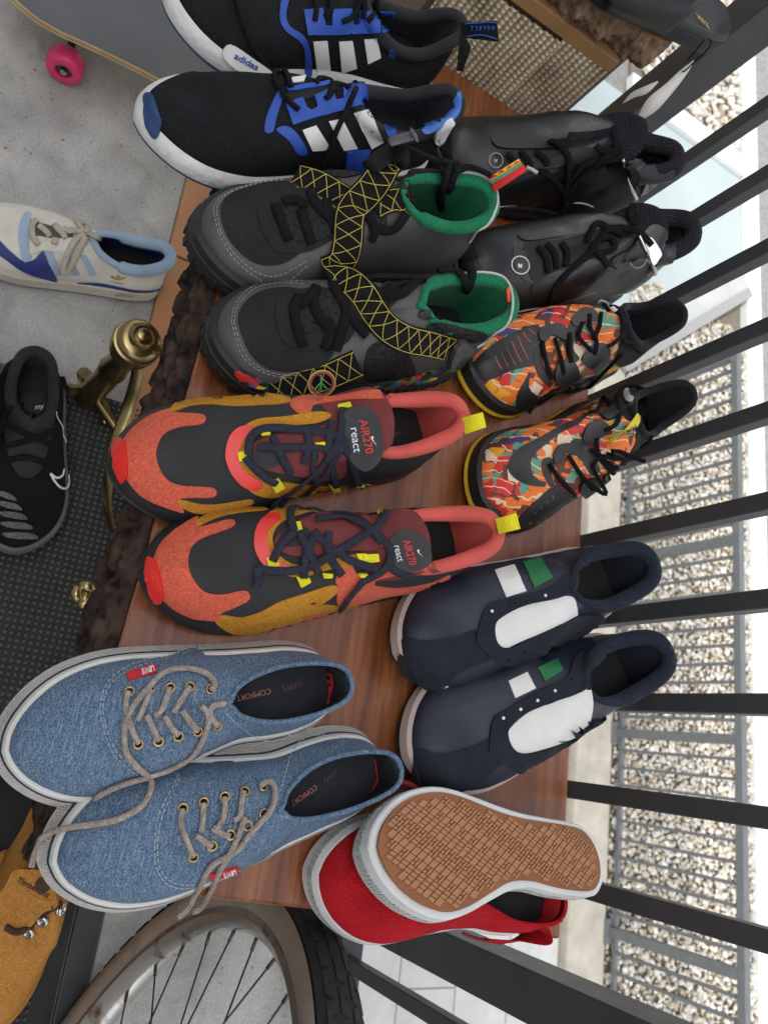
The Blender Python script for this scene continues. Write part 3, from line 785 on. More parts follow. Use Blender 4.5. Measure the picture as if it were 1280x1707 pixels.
def denim(label, toe, heel, foot):
    s = mk('canvas_sneaker', label, 'pair of blue denim sneakers', toe=toe, heel=heel, z=TT, width=.100, foot=foot, top=DEN, toez=.022, heelz=.066, z0=(.024, .024), spring=.003, wrinkle=.0011, bul=.001, box=.75, kb=KBR)
    s.band('outsole', [(.003, 0), (.0095, .001), (.0102, .004), (.008, .0045)], m_rubw)
    s.band('foxing', [(.004, .0045), (.0100, .005), (.0052, .0170), (.003, .0172)], m_rubt)
    s.band('foxing_stripe', [(.002, .0171), (.0053, .0171), (.0040, .0198), (.002, .020)], m_navyline)
    s.band('foxing_edge', [(.001, .0198), (.0040, .0199), (.0024, .0248), (.0010, .0258), (-.003, .025)], m_rubw)
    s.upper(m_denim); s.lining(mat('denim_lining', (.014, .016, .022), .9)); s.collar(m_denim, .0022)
    s.surf0 = s.surf
    return s
denA = denim('blue denim low sneaker with white rubber sole, farther from the bicycle wheel', (12, 1241), (592, 1136), 1)
denB = denim('blue denim low sneaker with white rubber sole, at the table corner by the bicycle wheel', (93, 1444), (674, 1279), -1)
tabsurf = type('Q', (), {})(); tabsurf.bvh = None; tabsurf.surf = ([Vector(v) for v in ((-1, .1, T), (.15, .1, T), (.15, .65, T), (-1, .65, T), (-1.2, .06, T - .015), (.16, .06, T - .015), (.16, .11, T), (-1.2, .11, T))], [(0, 1, 2, 3), (4, 5, 6, 7)])
K2 = (0, 1050, 1.82857)
denA.K = denB.K = K2
n0 = len(CREATED)
denA.patch('placket', [(330, 290), (322, 225), (350, 165), (415, 118), (520, 80), (600, 58), (640, 110), (640, 200), (650, 270), (650, 340), (590, 395), (500, 430), (430, 438), (365, 372)], m_denim, off=.0005, th=.0008)
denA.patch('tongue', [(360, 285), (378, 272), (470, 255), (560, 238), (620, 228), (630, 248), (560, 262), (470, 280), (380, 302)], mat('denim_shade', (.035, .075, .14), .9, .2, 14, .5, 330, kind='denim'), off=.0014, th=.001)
for off in (0, 9):
    denA.stitch([(640 + off, 48 - off), (520, 84 - off), (412 - off, 116 - off), (342 - off, 165 - off), (316 - off, 225), (324 - off, 292), (358 - off, 372 + off), (425, 437 + off), (440, 442 + off)], m_stw)
denA.stitch([(690, 215), (760, 170), (860, 145), (960, 140), (1060, 145)], m_stw)
denA.stitch([(690, 255), (740, 300), (800, 335), (880, 320), (980, 260), (1060, 180)], m_stw)
mir = CREATED[n0:]
denA.mirror_to(denB, mir)
UA = [(395, 190), (458, 184), (520, 178), (578, 175), (641, 183)]; LA = [(422, 346), (484, 338), (545, 323), (602, 308), (661, 292)]
UB = [(558, 545), (621, 527), (686, 510), (745, 494), (799, 482)]; LB = [(590, 690), (647, 656), (703, 624), (755, 597), (803, 560)]
for s, ps in ((denA, UA + LA), (denB, UB + LB)):
    for x, y in ps: s.ring(x, y, .0034, .0011, m_eye); s.disc(x, y, .0026, m_hole, lift=.0008)
LR = .0024
for p in ([(393, 188), (384, 225), (393, 270), (408, 315), (424, 346)], [(460, 184), (448, 215), (434, 248), (418, 276)], [(448, 258), (468, 300), (485, 338)], [(518, 176), (508, 212), (492, 246), (474, 262)], [(502, 262), (525, 298), (546, 322)], [(578, 174), (558, 205), (542, 232), (530, 252)], [(556, 244), (580, 280), (603, 308)]):
    denA.lace(p, LR, m_rope, .003, .9)
denA.extra = [denB, tabsurf]; denB.extra = [denA, tabsurf]
denA.lace([(641, 186), (653, 168), (625, 136), (560, 122), (500, 135), (452, 180), (402, 240), (381, 300), (385, 370), (420, 415), (456, 446), (461, 490), (430, 540), (350, 582), (250, 600), (165, 618), (118, 655), (95, 722)], LR, m_rope, .004, .9, sub=9)
denA.lace([(661, 290), (640, 262), (648, 232), (690, 225)], LR, m_rope, .004, .9)
denA.lace([(612, 232), (634, 258), (625, 310), (585, 378), (520, 418), (460, 440), (380, 464), (320, 490), (285, 512)], LR, m_rope, .004, .9, sub=9)
for p in ([(555, 545), (553, 590), (570, 640), (590, 690)], [(620, 527), (620, 570), (614, 615)], [(598, 624), (622, 642), (648, 658)], [(685, 510), (686, 550), (675, 585), (660, 604)], [(648, 602), (680, 622), (703, 628)], [(742, 494), (735, 530), (732, 565), (712, 580)]):
    denB.lace(p, LR, m_rope, .003, .9)
denB.lace([(790, 480), (815, 466), (834, 484), (828, 540), (790, 590), (755, 628), (720, 672), (655, 706), (628, 738), (600, 795), (572, 848), (540, 876)], LR, m_rope, .004, .9, sub=9)
denB.lace([(745, 568), (728, 622), (700, 680), (662, 740), (642, 795), (612, 846), (585, 858)], LR, m_rope, .0045, .9, sub=9)
for s, q in ((denA, [(387, 135), (474, 111), (480, 134), (393, 158)]), (denB, [(637, 738), (722, 714), (726, 733), (640, 757)])):
    s.patch('brand_tab', q, m_red, off=.0022, th=.0014, sharp=True)
denA.text('tab_lettering', "LEVI'S", (470, 119), (-15.5, 4.2), (4.5, 21), m_whp, off=.0036, bold=.01)
denB.text('tab_lettering', "LEVI'S", (716, 720), (-15.5, 4.6), (4.2, 17), m_whp, off=.0036, bold=.01)
for s, q, w in ((denA, (824, 178), ((-22, 5), (4, 24))), (denB, (962, 470), ((-16, 11), (7, 22)))):
    V, F = s.insVF; sv = s.bvh, s.surf, s.extra; s.surf = (list(V), list(F)); s.bvh = None; s.extra = []
    m_ip = mat('insole_print', (.42, .16, .13), .7)
    s.text('insole_lettering', 'COMFORT', q, w[0], w[1], m_ip, off=.001)
    s.text('insole_lettering', "LEVI'S", (q[0] + (90 if s is denA else 60), q[1] + (-20 if s is denA else -45)), w[0], w[1], mat('insole_print_dim', (.12, .06, .05), .8), off=.001)
    s.bvh, s.surf, s.extra = sv
for s, q in ((denA, [[(760, 303), (820, 300), (900, 288), (905, 300), (850, 318), (790, 322)], [(985, 140), (1010, 138), (1012, 190), (985, 225)]]), (denB, [[(1125, 405), (1145, 400), (1142, 450), (1118, 485)]])):
    for r in q:
        s.K = K2; li = [c for c in s.root.children if c.name.startswith('lining')][0]; b = base_of(li)
        sv = s.bvh, s.surf, s.extra; s.surf = ([v.co + b for v in li.data.vertices], [tuple(f.vertices) for f in li.data.polygons]); s.bvh = None; s.extra = []
        s.patch('lining_panel', r, m_redl, off=.0006, th=.0006); s.bvh, s.surf, s.extra = sv
# ------------------------------------------------ coral and black running shoes
REA = [(.0, 0, .098), (.006, .06, .098), (.025, .13, .096), (.06, .18, .088), (.13, .22, .076), (.22, .235, .072), (.30, .20, .077), (.36, .13, .084), (.41, 0, .090), (.52, 0, .083), (.63, 0, .071), (.72, 0, .061), (.79, 0, .053), (.85, 0, .045), (.885, 0, .039), (.90, 0, .036)]
m_coal = mat('charcoal_nylon', (.018, .018, .019), .75, .15, 30, .2, 500)
m_coral = mat('coral_suede', (.62, .115, .065), .95, .12, 30, .9, 420, kind='suede', sheen=.3)
m_coraln = mat('coral_lining', (.60, .095, .075), .9, .12, 30, .3, 400, sheen=.4)
m_amber = mat('amber_suede', (.50, .225, .025), .92, .15, 40, .6, 420, kind='suede')
m_redg = mat('glossy_red', (.72, .02, .015), .35, .08, 30, .05, 100, coat=.3)
m_maroon = mat('maroon_tongue', (.16, .025, .025), .8, .15, 50, .3, 500)
m_yel = mat('yellow_webbing', (.72, .60, .02), .75, .1, 80, .5, 350, kind='rib')
m_lnavy = mat('slate_lace', (.035, .037, .055), .85, .2, 200, .6, 420, kind='weave')
m_osb = mat('black_outsole', (.014, .014, .015), .6, .2, 60, .3, 200)
m_redt = mat('red_print', (.62, .03, .03), .6)
def react(label, toe, heel, foot):
    s = mk('running_shoe', label, 'pair of coral and black running shoes', toe=toe, heel=heel, z=TT, width=.108, foot=foot, top=REA, toez=.028, heelz=.095, z0=(.032, .02), spring=.012, box=.6)
    s.band('outsole', [(-.006, 0), (.003, .001), (.0055, .006), (.003, .0085)], m_osb)
    s.band('midsole', [(.001, .0085), (.0045, .010), (.003, s.zt(-.003)), (.0005, s.zt(.001)), (-.004, s.zt(.0005))], mat('dark_midsole', (.022, .018, .019), .5, .1, 30, .1, 100))
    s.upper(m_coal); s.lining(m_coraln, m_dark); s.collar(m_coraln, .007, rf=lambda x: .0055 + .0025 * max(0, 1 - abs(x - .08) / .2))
    s.tongue([(.56, .074, .024), (.48, .086, .027), (.42, .094, .029), (.36, .103, .031), (.315, .110, .030), (.29, .1135, .024)], m_maroon, crown=.007); s.K = (170, 630, 1.82857)
    return s
reaA = react('coral and black running shoe with yellow heel tab, beside the black strapped high-tops', (192, 772), (768, 692), 1)
reaB = react('coral and black running shoe with yellow heel tab, beside the blue denim sneakers', (247, 968), (826, 885), -1)
s = reaA; n0 = len(CREATED)
s.patch('toe_overlay', [(215, 94), (150, 116), (95, 156), (62, 205), (58, 260), (78, 308), (120, 356), (180, 388), (250, 408), (234, 372), (262, 364), (332, 363), (350, 348), (330, 333), (240, 327), (195, 305), (168, 255), (168, 215), (190, 172), (240, 150), (300, 143), (317, 127), (300, 112), (210, 107)], m_coral)
s.patch('side_overlay', [(205, 105), (235, 70), (300, 52), (400, 45), (500, 48), (572, 62), (560, 78), (480, 83), (400, 86), (330, 80), (270, 85), (230, 100)], m_amber, off=.0006)
s.patch('side_overlay', [(236, 370), (300, 384), (360, 384), (452, 370), (455, 384), (400, 402), (300, 412), (250, 396)], m_amber, off=.0006)
s.patch('quarter_overlay', [(572, 78), (610, 56), (700, 58), (800, 40), (880, 38), (870, 62), (760, 66), (690, 76), (645, 84), (634, 108), (600, 110)], m_coral, off=.0006)
s.patch('eyestay', [(430, 150), (480, 126), (560, 118), (650, 104), (695, 110), (690, 126), (640, 140), (540, 150), (475, 165), (440, 210), (440, 262), (480, 300), (560, 318), (650, 328), (745, 338), (725, 362), (650, 370), (560, 360), (500, 362), (455, 346), (410, 300), (395, 240), (405, 185)], m_amber, off=.0008)
s.patch('lace_anchor', [(430, 149), (456, 150), (458, 166), (432, 190), (418, 230), (426, 275), (460, 300), (486, 315), (480, 333), (455, 338), (420, 322), (390, 285), (376, 240), (385, 190), (405, 162)], m_redg, off=.0022, th=.002)
s.patch('throat', [(438, 235), (470, 195), (540, 172), (640, 155), (720, 132), (740, 150), (740, 280), (700, 305), (600, 296), (500, 280), (455, 262)], m_maroon, off=.0014, th=.002)
s.patch('tongue_pad', [(455, 230), (500, 215), (550, 215), (548, 256), (500, 276), (465, 262)], m_coal, off=.003, th=.001)
s.patch('toe_bumper', [(46, 200), (70, 192), (78, 215), (83, 290), (70, 316), (54, 290), (42, 250)], m_redg, off=.003, th=.0035)
mir = CREATED[n0:]
s.mirror_to(reaB, mir)
V = []
reaB.patch('side_overlay', [(345, 740), (400, 742), (480, 730), (560, 695), (640, 690), (760, 694), (825, 688), (740, 705), (640, 718), (560, 745), (480, 775), (400, 778)], m_amber, off=.0008)
reaB.patch('quarter_overlay', [(718, 650), (730, 618), (800, 626), (900, 640), (1000, 625), (1060, 600), (1040, 625), (960, 650), (860, 668), (780, 690), (720, 690)], m_coral, off=.0006)
reaB.patch('foxing_panel', [(480, 778), (560, 748), (640, 720), (725, 708), (690, 740), (600, 770), (500, 785)], m_coral, off=.0008)
for (q, s) in (([(745, 98), (800, 86), (845, 130), (856, 210), (842, 258), (800, 284), (758, 252), (738, 190), (736, 128)], reaA), ([(872, 500), (915, 462), (975, 480), (1000, 520), (1000, 565), (960, 590), (905, 585), (876, 545)], reaB)):
    s.lp = s.plane(q); s.patch('tongue_label', q, mat('label_black', (.02, .02, .022), .6), off=.0015, th=.0025, flat=s.lp)
reaA.text('label_lettering', 'AIR270', (783, 128), (6.5, 34), (34, -6), m_redt, off=.0033, bold=.012, flat=reaA.lp)
reaA.text('label_lettering', 'react', (756, 150), (5, 37), (36, -5), m_whp, off=.0033, flat=reaA.lp)
reaB.text('label_lettering', 'AIR270', (915, 497), (7, 25), (32, -8), m_redt, off=.0033, bold=.012, flat=reaB.lp)
reaB.text('label_lettering', 'react', (888, 512), (6, 24), (30, -7), m_whp, off=.0033, flat=reaB.lp)
SW = [(0, 0), (2, 5), (8, 6), (16, 3), (34, -8), (18, -1), (10, 1), (6, -2), (5, -6)]
def swoosh(s, o, ex, ey, mt, off, name='check_mark'):
    return s.patch(name, [(o[0] + ex[0] * a + ey[0] * b, o[1] + ex[1] * a + ey[1] * b) for a, b in SW], mt, off=off, th=.0006, step=3 * s.K[2], sub=3, flat=getattr(s, 'lp', None))
swoosh(reaA, (822, 176), (.25, .9), (-.7, .2), m_whp, .0033); swoosh(reaB, (962, 524), (.3, .7), (-.6, .25), m_whp, .0033)
for s, qs in ((reaA, [[(413, 230), (447, 225), (451, 252), (417, 257)], [(510, 312), (536, 300), (553, 322), (525, 338)], [(688, 318), (722, 334), (700, 340)], [(775, 342), (825, 345), (800, 360), (778, 356)], [(718, 92), (756, 82), (762, 96), (724, 106)], [(645, 200), (680, 194), (684, 215), (650, 228)], [(484, 168), (512, 166), (512, 178), (486, 180)]]),
              (reaB, [[(500, 550), (535, 548), (540, 575), (507, 578)], [(572, 452), (605, 448), (612, 475), (582, 486)], [(590, 603), (630, 605), (637, 620), (605, 635)], [(770, 540), (840, 535), (843, 556), (778, 565)], [(835, 405), (870, 395), (872, 410), (840, 420)], [(672, 593), (702, 594), (700, 607), (676, 608)], [(775, 592), (800, 590), (800, 600), (780, 602)]])):
    for q in qs: s.patch('lace_loop', q, m_yel, off=.0045, th=.0025, sharp=True)
for p in ([(446, 235), (455, 180), (500, 155), (600, 158), (700, 172), (740, 196), (715, 215), (620, 213), (540, 214), (475, 210)], [(436, 242), (470, 280), (510, 310), (530, 318)], [(520, 180), (545, 235), (575, 290)], [(620, 150), (630, 200), (612, 260)], [(735, 95), (730, 140), (720, 190), (690, 240), (640, 290), (580, 340), (520, 380), (510, 410)], [(738, 200), (760, 260), (780, 320), (805, 350)], [(725, 215), (690, 270), (650, 320), (600, 370), (545, 405)], [(700, 130), (690, 180), (690, 240), (712, 325)], [(650, 215), (640, 270), (655, 320)]):
    reaA.lace(p, .0036, m_lnavy, .006, .38)
for p in ([(470, 582), (560, 590), (650, 570), (730, 520), (800, 480), (840, 455), (870, 410)], [(585, 470), (575, 410), (620, 385), (700, 395), (790, 440), (850, 490), (880, 530), (865, 575), (830, 600), (790, 620), (745, 670), (720, 715)], [(650, 435), (720, 430), (800, 450), (850, 500)], [(600, 470), (630, 530), (660, 595)], [(690, 470), (690, 540), (730, 600)], [(650, 480), (620, 540), (615, 610)], [(470, 580), (478, 610), (465, 640)], [(860, 560), (900, 590), (950, 605)], [(840, 580), (760, 560), (700, 520), (645, 470)], [(520, 560), (545, 510), (590, 470)]):
    reaB.lace(p, .0036, m_lnavy, .007, .38)
reaA.loop([(1096, 122), (1160, 104), (1171, 150), (1106, 172)], m_yel, name='heel_tab'); reaB.loop([(1198, 430), (1262, 412), (1275, 460), (1208, 476)], m_yel, name='heel_tab')
for s, (x, y) in ((reaA, (62, 252)), (reaB, (155, 610))): 
    for r in (.002, .004): s.ring(x, y, r, .0007, m_redg, 'bumper_ring', .004)
# ------------------------------------------------ black strapped high-tops with green lining
HIK = [(.02, 0, .122), (.024, .06, .122), (.04, .13, .121), (.07, .185, .118), (.13, .225, .112), (.20, .235, .110), (.28, .22, .112), (.355, .15, .113), (.40, 0, .112), (.49, 0, .100), (.60, 0, .084), (.70, 0, .072), (.78, 0, .064), (.85, 0, .053), (.89, 0, .045), (.905, 0, .04)]
m_gl = mat('charcoal_leather', (.072, .070, .068), .5, .15, 20, .25, 300, kind='leather')
m_gls = mat('black_nubuck', (.019, .021, .019), .9, .25, 30, .5, 400, kind='suede')
m_green = mat('green_fleece', (.012, .17, .075), .95, .2, 30, .6, 300, sheen=.5, kind='suede')
m_bweb = mat('black_webbing', (.007, .007, .007), .75, .2, 60, .6, 300, kind='weave')
m_ythr = mat('yellow_thread', (.55, .44, .08), .8)
m_wthr = mat('grey_thread', (.33, .32, .31), .8)
m_blk = mat('black_lace', (.007, .007, .008), .85, .2, 200, .6, 400, kind='weave')
m_bmesh = mat('black_mesh', (.018, .018, .018), .7, .2, 60, 1.0, 260, kind='mesh')
def multi(name):
    mt = mat(name, (.2, .2, .2), .6); n, l = mt.node_tree.nodes, mt.node_tree.links
    v = n.new('ShaderNodeTexVoronoi'); v.inputs['Scale'].default_value = 130; l.new(n[mt['map']].outputs[0], v.inputs[0]); r = n.new('ShaderNodeValToRGB'); r.color_ramp.interpolation = 'CONSTANT'
    sp = n.new('ShaderNodeSeparateColor'); l.new(v.outputs['Color'], sp.inputs[0]); l.new(sp.outputs[0], r.inputs[0]); e = r.color_ramp.elements
    for p, c in ((.15, (.02, .25, .05)), (.3, (.02, .02, .02)), (.45, (.6, .45, .02)), (.6, (.5, .02, .02)), (.75, (.02, .1, .35)), (.88, (.02, .02, .02))): q = e.new(p); q.color = (*c, 1)
    e[0].color = (.02, .02, .02, 1); e[-1].color = (.55, .12, .02, 1); l.new(r.outputs[0], n['Principled BSDF'].inputs['Base Color']); return mt
m_multi = multi('multicolour_strokes')
def hike(label, toe, heel, foot):
    s = mk('high_top_shoe', label, 'pair of black strapped high-tops', toe=toe, heel=heel, z=TT, width=.113, foot=foot, top=HIK, toez=.03, heelz=.12, z0=(.036, .03), spring=.012, box=.8, wrinkle=.0009)
    s.band('outsole', [(-.004, 0), (.004, .001), (.0075, .006), (.0065, .012), (.0075, .0125), (.0065, .018), (.004, .019)], m_osb)
    s.band('midsole', [(.002, .018), (.0055, .019), (.0045, s.zt(-.002)), (.001, s.zt(.001)), (-.004, s.zt(.0))], mat('charcoal_midsole', (.018, .018, .019), .6, .2, 30, .2, 150))
    s.upper(m_gl); s.lining(m_green, m_dark); s.collar(m_green, .007, rf=lambda x: .0065 if x < .34 else .004)
    # tread lugs round the toe
    o = s.outline(); vf = []; L = s.L
    pts = [Vector((x * L, y, 0)) for x, y in o]; n = len(pts); acc = 0
    for i in range(n):
        a, b = pts[i], pts[(i + 1) % n]; acc += (b - a).length
        if acc < .011: continue
        acc = 0; t = (b - a).normalized(); nn = Vector((t.y, -t.x, 0)); nn = nn if nn.dot(a - Vector((L * .5, 0, 0))) > 0 else -nn
        c = a + nn * .0075; z = s.spr(a.x / L)
        q = [c + t * dx + nn * dn + Vector((0, 0, z + dz)) for dz in (.001, .012) for dn in (-.003, .0008) for dx in (-.0037, .0037)]
        vf.append(([s.P(*p) for p in q], box_vf(0, 1, 0, 1, 0, 1)[1]))
    stuff(obj('tread_lugs', *merge(*vf), m_osb, s.root, smooth=False)); s.K = (300, 220, 2.2069); return s
hikB = hike('black high-top with fastened yellow-stitched strap and green lining, next to the coral shoes', (357, 575), (858, 500), -1)
hikA = hike('black high-top with loose crossed yellow-stitched strap and green lining, next to the blue-striped runners', (327, 392), (826, 335), 1)
s = hikB; n0 = len(CREATED)
s.patch('toe_panel', [(215, 705), (232, 640), (290, 592), (370, 574), (440, 580), (490, 600), (560, 700), (570, 800), (520, 862), (440, 882), (330, 872), (258, 815)], m_gls)
s.patch('lace_panel', [(350, 650), (368, 606), (470, 578), (570, 582), (640, 600), (660, 680), (620, 770), (540, 802), (440, 802), (378, 772), (352, 706)], m_gls, off=.002)
s.patch('throat', [(430, 680), (450, 620), (560, 590), (680, 610), (760, 560), (800, 590), (780, 640), (680, 700), (560, 730), (450, 740)], m_bmesh, off=.003, th=.001)
s.patch('side_mesh', [(690, 800), (750, 765), (815, 785), (866, 880), (800, 908), (700, 918), (676, 892)], m_bmesh, off=.0008)
s.patch('ankle_plate', [(876, 668), (890, 655), (940, 655), (968, 668), (955, 684), (900, 690), (878, 682)], m_osb, off=.001)
s.patch('heel_mesh', [(905, 715), (950, 700), (1040, 720), (1130, 745), (1080, 775), (1000, 752), (930, 735)], m_bmesh, off=.001)
for d in (0, 9): s.stitch([(200 - d, 700), (214 - d, 640 - d * .6), (275 - d * .6, 578 - d), (360, 557 - d), (470, 560 - d)], m_wthr); s.stitch([(200 - d, 700), (240 - d, 815 + d), (320, 880 + d), (440, 895 + d), (530, 872 + d)], m_wthr)
s.mirror_to(hikA, CREATED[n0:])
for p in ([(442, 604), (420, 650), (432, 730), (455, 792)], [(440, 640), (480, 608), (505, 570)], [(500, 572), (490, 625), (515, 690), (545, 722)], [(560, 560), (590, 610), (612, 660), (590, 750), (572, 806)], [(540, 690), (555, 740), (530, 800)], [(600, 640), (660, 720), (690, 750)], [(690, 560), (740, 600), (790, 560), (870, 515)], [(760, 610), (830, 590), (880, 520)]):
    s.lace(p, .0048, m_blk, .005, .4)
s.lace([(948, 462), (965, 495), (1000, 510), (1040, 540), (1055, 580), (1030, 615), (995, 612)], .0045, m_blk, .006, .6); s.lace([(1075, 495), (1070, 540), (1055, 580)], .0045, m_blk, .006, .6)
s.strap([(545, 540), (620, 552), (680, 605), (715, 670), (765, 728), (840, 762), (920, 775), (985, 792)], .0135, m_bweb, m_ythr, lift=.004)
s.strap([(335, 955), (430, 925), (520, 905), (600, 872), (655, 848)], .0135, m_bweb, m_ythr, lift=.002)
s.patch('buckle', [(985, 840), (1000, 790), (1030, 755), (1065, 775), (1060, 800), (1020, 815), (995, 860)], mat('grey_plastic', (.10, .10, .105), .4), off=.006, th=.004)
for r_, cc in ((.0125, (.55, .35, .05)), (.0105, (.3, .05, .12))): s.ring(518, 920, r_, .0009, mat('emblem_%.4f' % r_, cc, .7), 'emblem_ring', .005)
for a in ((518, 890, 518, 950), (518, 920, 495, 945), (518, 920, 541, 945)): s.lace([(a[0], a[1]), ((a[0] + a[2]) / 2, (a[1] + a[3]) / 2), (a[2], a[3])], .0008, mat('emblem_green', (.1, .35, .12), .7), .003, 1, 'emblem_bar')
s.patch('sole_print', [(680, 945), (760, 928), (880, 893), (985, 862), (1005, 882), (900, 918), (780, 944)], m_multi, off=.0012)
s.patch('sole_print', [(205, 878), (255, 885), (320, 930), (300, 945), (240, 925), (212, 902)], m_multi, off=.0015)
s.lace([(1050, 432), (1120, 462), (1180, 515), (1220, 590), (1218, 670), (1180, 735), (1090, 790)], .0014, mat('pale_piping', (.5, .5, .48), .7), .002, 1, 'piping')
s.loop([(1195, 575), (1212, 570), (1216, 622), (1200, 628)], mat('orange_tab', (.7, .12, .02), .7), name='heel_tab')
s = hikA
for p in ([(350, 270), (372, 330), (402, 400)], [(445, 290), (460, 340), (485, 412)], [(380, 262), (430, 250), (460, 280)], [(480, 215), (500, 270), (560, 330), (575, 370)], [(540, 250), (545, 300), (580, 345)], [(690, 300), (715, 360), (700, 400)], [(700, 350), (780, 360), (830, 300)]):
    s.lace(p, .0048, m_blk, .005, .4)
s.strap([(425, 172), (500, 192), (560, 222), (625, 262)], .0125, m_bweb, m_ythr, lift=.004)
s.strap([(835, 62, .02), (780, 130, .016), (715, 205, .010), (650, 265, .006), (625, 330, .004), (618, 400, .003), (590, 470, .002), (530, 506)], .0145, m_bweb, m_ythr, lift=.005)
s.strap([(715, 290), (770, 265), (820, 245)], .011, m_bweb, m_ythr, lift=.006)
s.lace([(840, 20, .022), (828, 60, .02)], .008, mat('grey_plastic', (.10, .10, .105), .4), .006, .3, 'strap_end')
s.lace([(700, 140), (760, 90), (820, 55), (850, 110)], .010, mat('fuzzy_black', (.012, .012, .013), 1, .2, 60, .8, 300, kind='suede'), .006, .5, 'fleece_flap')
s.lace([(880, 20, .012), (930, 45, .012), (985, 60, .012), (1000, 95, .012), (960, 180, .01), (965, 275, .004)], .0045, m_blk, .006, .6); s.lace([(990, 60, .012), (1020, 110, .01), (985, 200, .006)], .0045, m_blk, .006, .6)
s.lace([(1030, 65, .01), (1090, 95, .006), (1140, 125, .004), (1195, 160, .004)], .0042, m_blk, .006, .6)
s.lace([(1040, 80), (1110, 110), (1160, 190), (1165, 270), (1120, 360), (1060, 405)], .0014, mat('pale_piping', (.5, .5, .48), .7), .002, 1, 'piping')
tabA = s.loop([(1140, 165), (1245, 98), (1277, 140), (1155, 222)], mat('tab_red', (.65, .03, .03), .75, .1, 60, .5, 300, kind='rib'), name='heel_tab')
s.patch('tab_stripe', [(1145, 178), (1250, 112), (1258, 124), (1150, 192)], mat('tab_green', (.1, .25, .14), .75), off=.0012, th=.0006, sharp=True)
s.patch('tab_stripe', [(1140, 166), (1245, 98), (1250, 112), (1145, 178)], mat('tab_yellow', (.75, .45, .03), .75), off=.0012, th=.0006, sharp=True)
for k in range(4):
    x, y = 1146 + k * 26, 174 - k * 16.5; s.patch('tab_triangle', [(x, y), (x + 24, y - 15), (x + 7, y - 18)], mat('tab_red', (.65, .03, .03)), off=.002, th=.0005, sharp=True, step=8)
s.patch('inner_label', [(835, 215), (880, 200), (935, 222), (880, 235), (840, 248)], m_multi, off=.006, th=.001)
# ------------------------------------------------ black and blue knit runners
m_knit = mat('black_knit', (.010, .0105, .012), .85, .15, 30, .7, 420, kind='mesh')
m_blue = mat('royal_blue', (.012, .065, .36), .55, .12, 40, .1, 200)
m_bluen = mat('navy_blue_rubber', (.012, .045, .14), .5, .15, 40, .2, 120)
m_boost = mat('white_foam', (.72, .71, .68), .6, .05, 40, .8, 150, kind='boost', dirt=.15)
m_wstr = mat('white_stripe', (.74, .73, .70), .6, .05, 50, .1, 200, dirt=.12)
m_bsuede = mat('black_lining', (.014, .014, .016), .95, .2, 60, .3, 300, sheen=.2)
def nmd(label, toe, heel, foot):
    top = [(x, y, z * (1.07 if x < .1 else 1.0)) for x, y, z in REA]
    s = mk('knit_runner', label, 'pair of black and blue knit runners', toe=toe, heel=heel, z=TT, width=.105, foot=foot, top=top, toez=.028, heelz=.105, z0=(.036, .026), spring=.012, box=.7)
    s.band('outsole', [(-.004, 0), (.003, .001), (.0055, .004), (.004, .0055)], m_bluen)
    s.band('midsole', [(.001, .0055), (.0065, .008), (.0075, .016), (.004, s.zt(-.002)), (.0005, s.zt(.001)), (-.004, s.zt(0))], m_boost)
    s.upper(m_knit); s.lining(m_bsuede, m_dark); s.collar(m_bsuede, .0065); s.K = (230, 0, 2.0317); return s
nmdB = nmd('black knit runner with white sole plug, at the picture edge by the jute box', (285, -12), (772, 45), 1)
nmdA = nmd('black knit runner with blue toe cap and three white stripes, next to the strapped high-tops', (240, 200), (766, 170), -1)
s = nmdA
s.patch('toe_cap', [(22, 335), (50, 325), (70, 378), (82, 420), (66, 468), (42, 450), (24, 400)], m_bluen, off=.002, th=.0025)
for q in ([(470, 318), (484, 300), (498, 312), (470, 395), (457, 446), (430, 446), (436, 395)], [(468, 440), (505, 428), (545, 460), (574, 515), (542, 522), (512, 478)], [(833, 390), (855, 397), (872, 455), (846, 462), (831, 422)]): s.patch('blue_trim', q, m_blue)
for q in ([(557, 441), (602, 425), (648, 496), (628, 508), (590, 510)], [(645, 411), (690, 402), (742, 502), (696, 509)], [(730, 383), (780, 369), (832, 480), (790, 504)], [(522, 265), (570, 258), (562, 278), (520, 282)], [(610, 254), (655, 247), (645, 268), (606, 272)], [(690, 241), (745, 230), (735, 255), (690, 258)]): s.patch('white_stripe', q, m_wstr, sharp=True)
s.patch('throat', [(500, 310), (600, 285), (735, 258), (760, 280), (690, 300), (590, 330), (510, 355), (495, 335)], m_bsuede, off=.001)
s.patch('eyestay', [(500, 356), (558, 334), (572, 370), (588, 378), (607, 366), (597, 327), (655, 300), (670, 345), (695, 337), (690, 291), (758, 269), (778, 345), (690, 376), (600, 401), (525, 426)], m_blue, off=.002, th=.0024, sharp=True)
s.patch('eyestay', [(500, 306), (560, 291), (640, 283), (735, 262), (720, 273), (640, 296), (560, 306), (510, 313)], m_blue, off=.003, th=.002)
s.patch('sole_plug', [(705, 512), (782, 506), (760, 586), (700, 586)], m_blue, off=.002, th=.003, sharp=True)
s.patch('heel_stripe', [(965, 420), (1035, 392), (1078, 325), (1092, 275), (1096, 330), (1082, 392), (1022, 436), (970, 455)], mat('pale_blue_gloss', (.04, .14, .5), .4), off=.001)
s.patch('sole_plug', [(1000, 470), (1060, 400), (1075, 480), (1040, 500)], m_wstr, off=.002, th=.003)
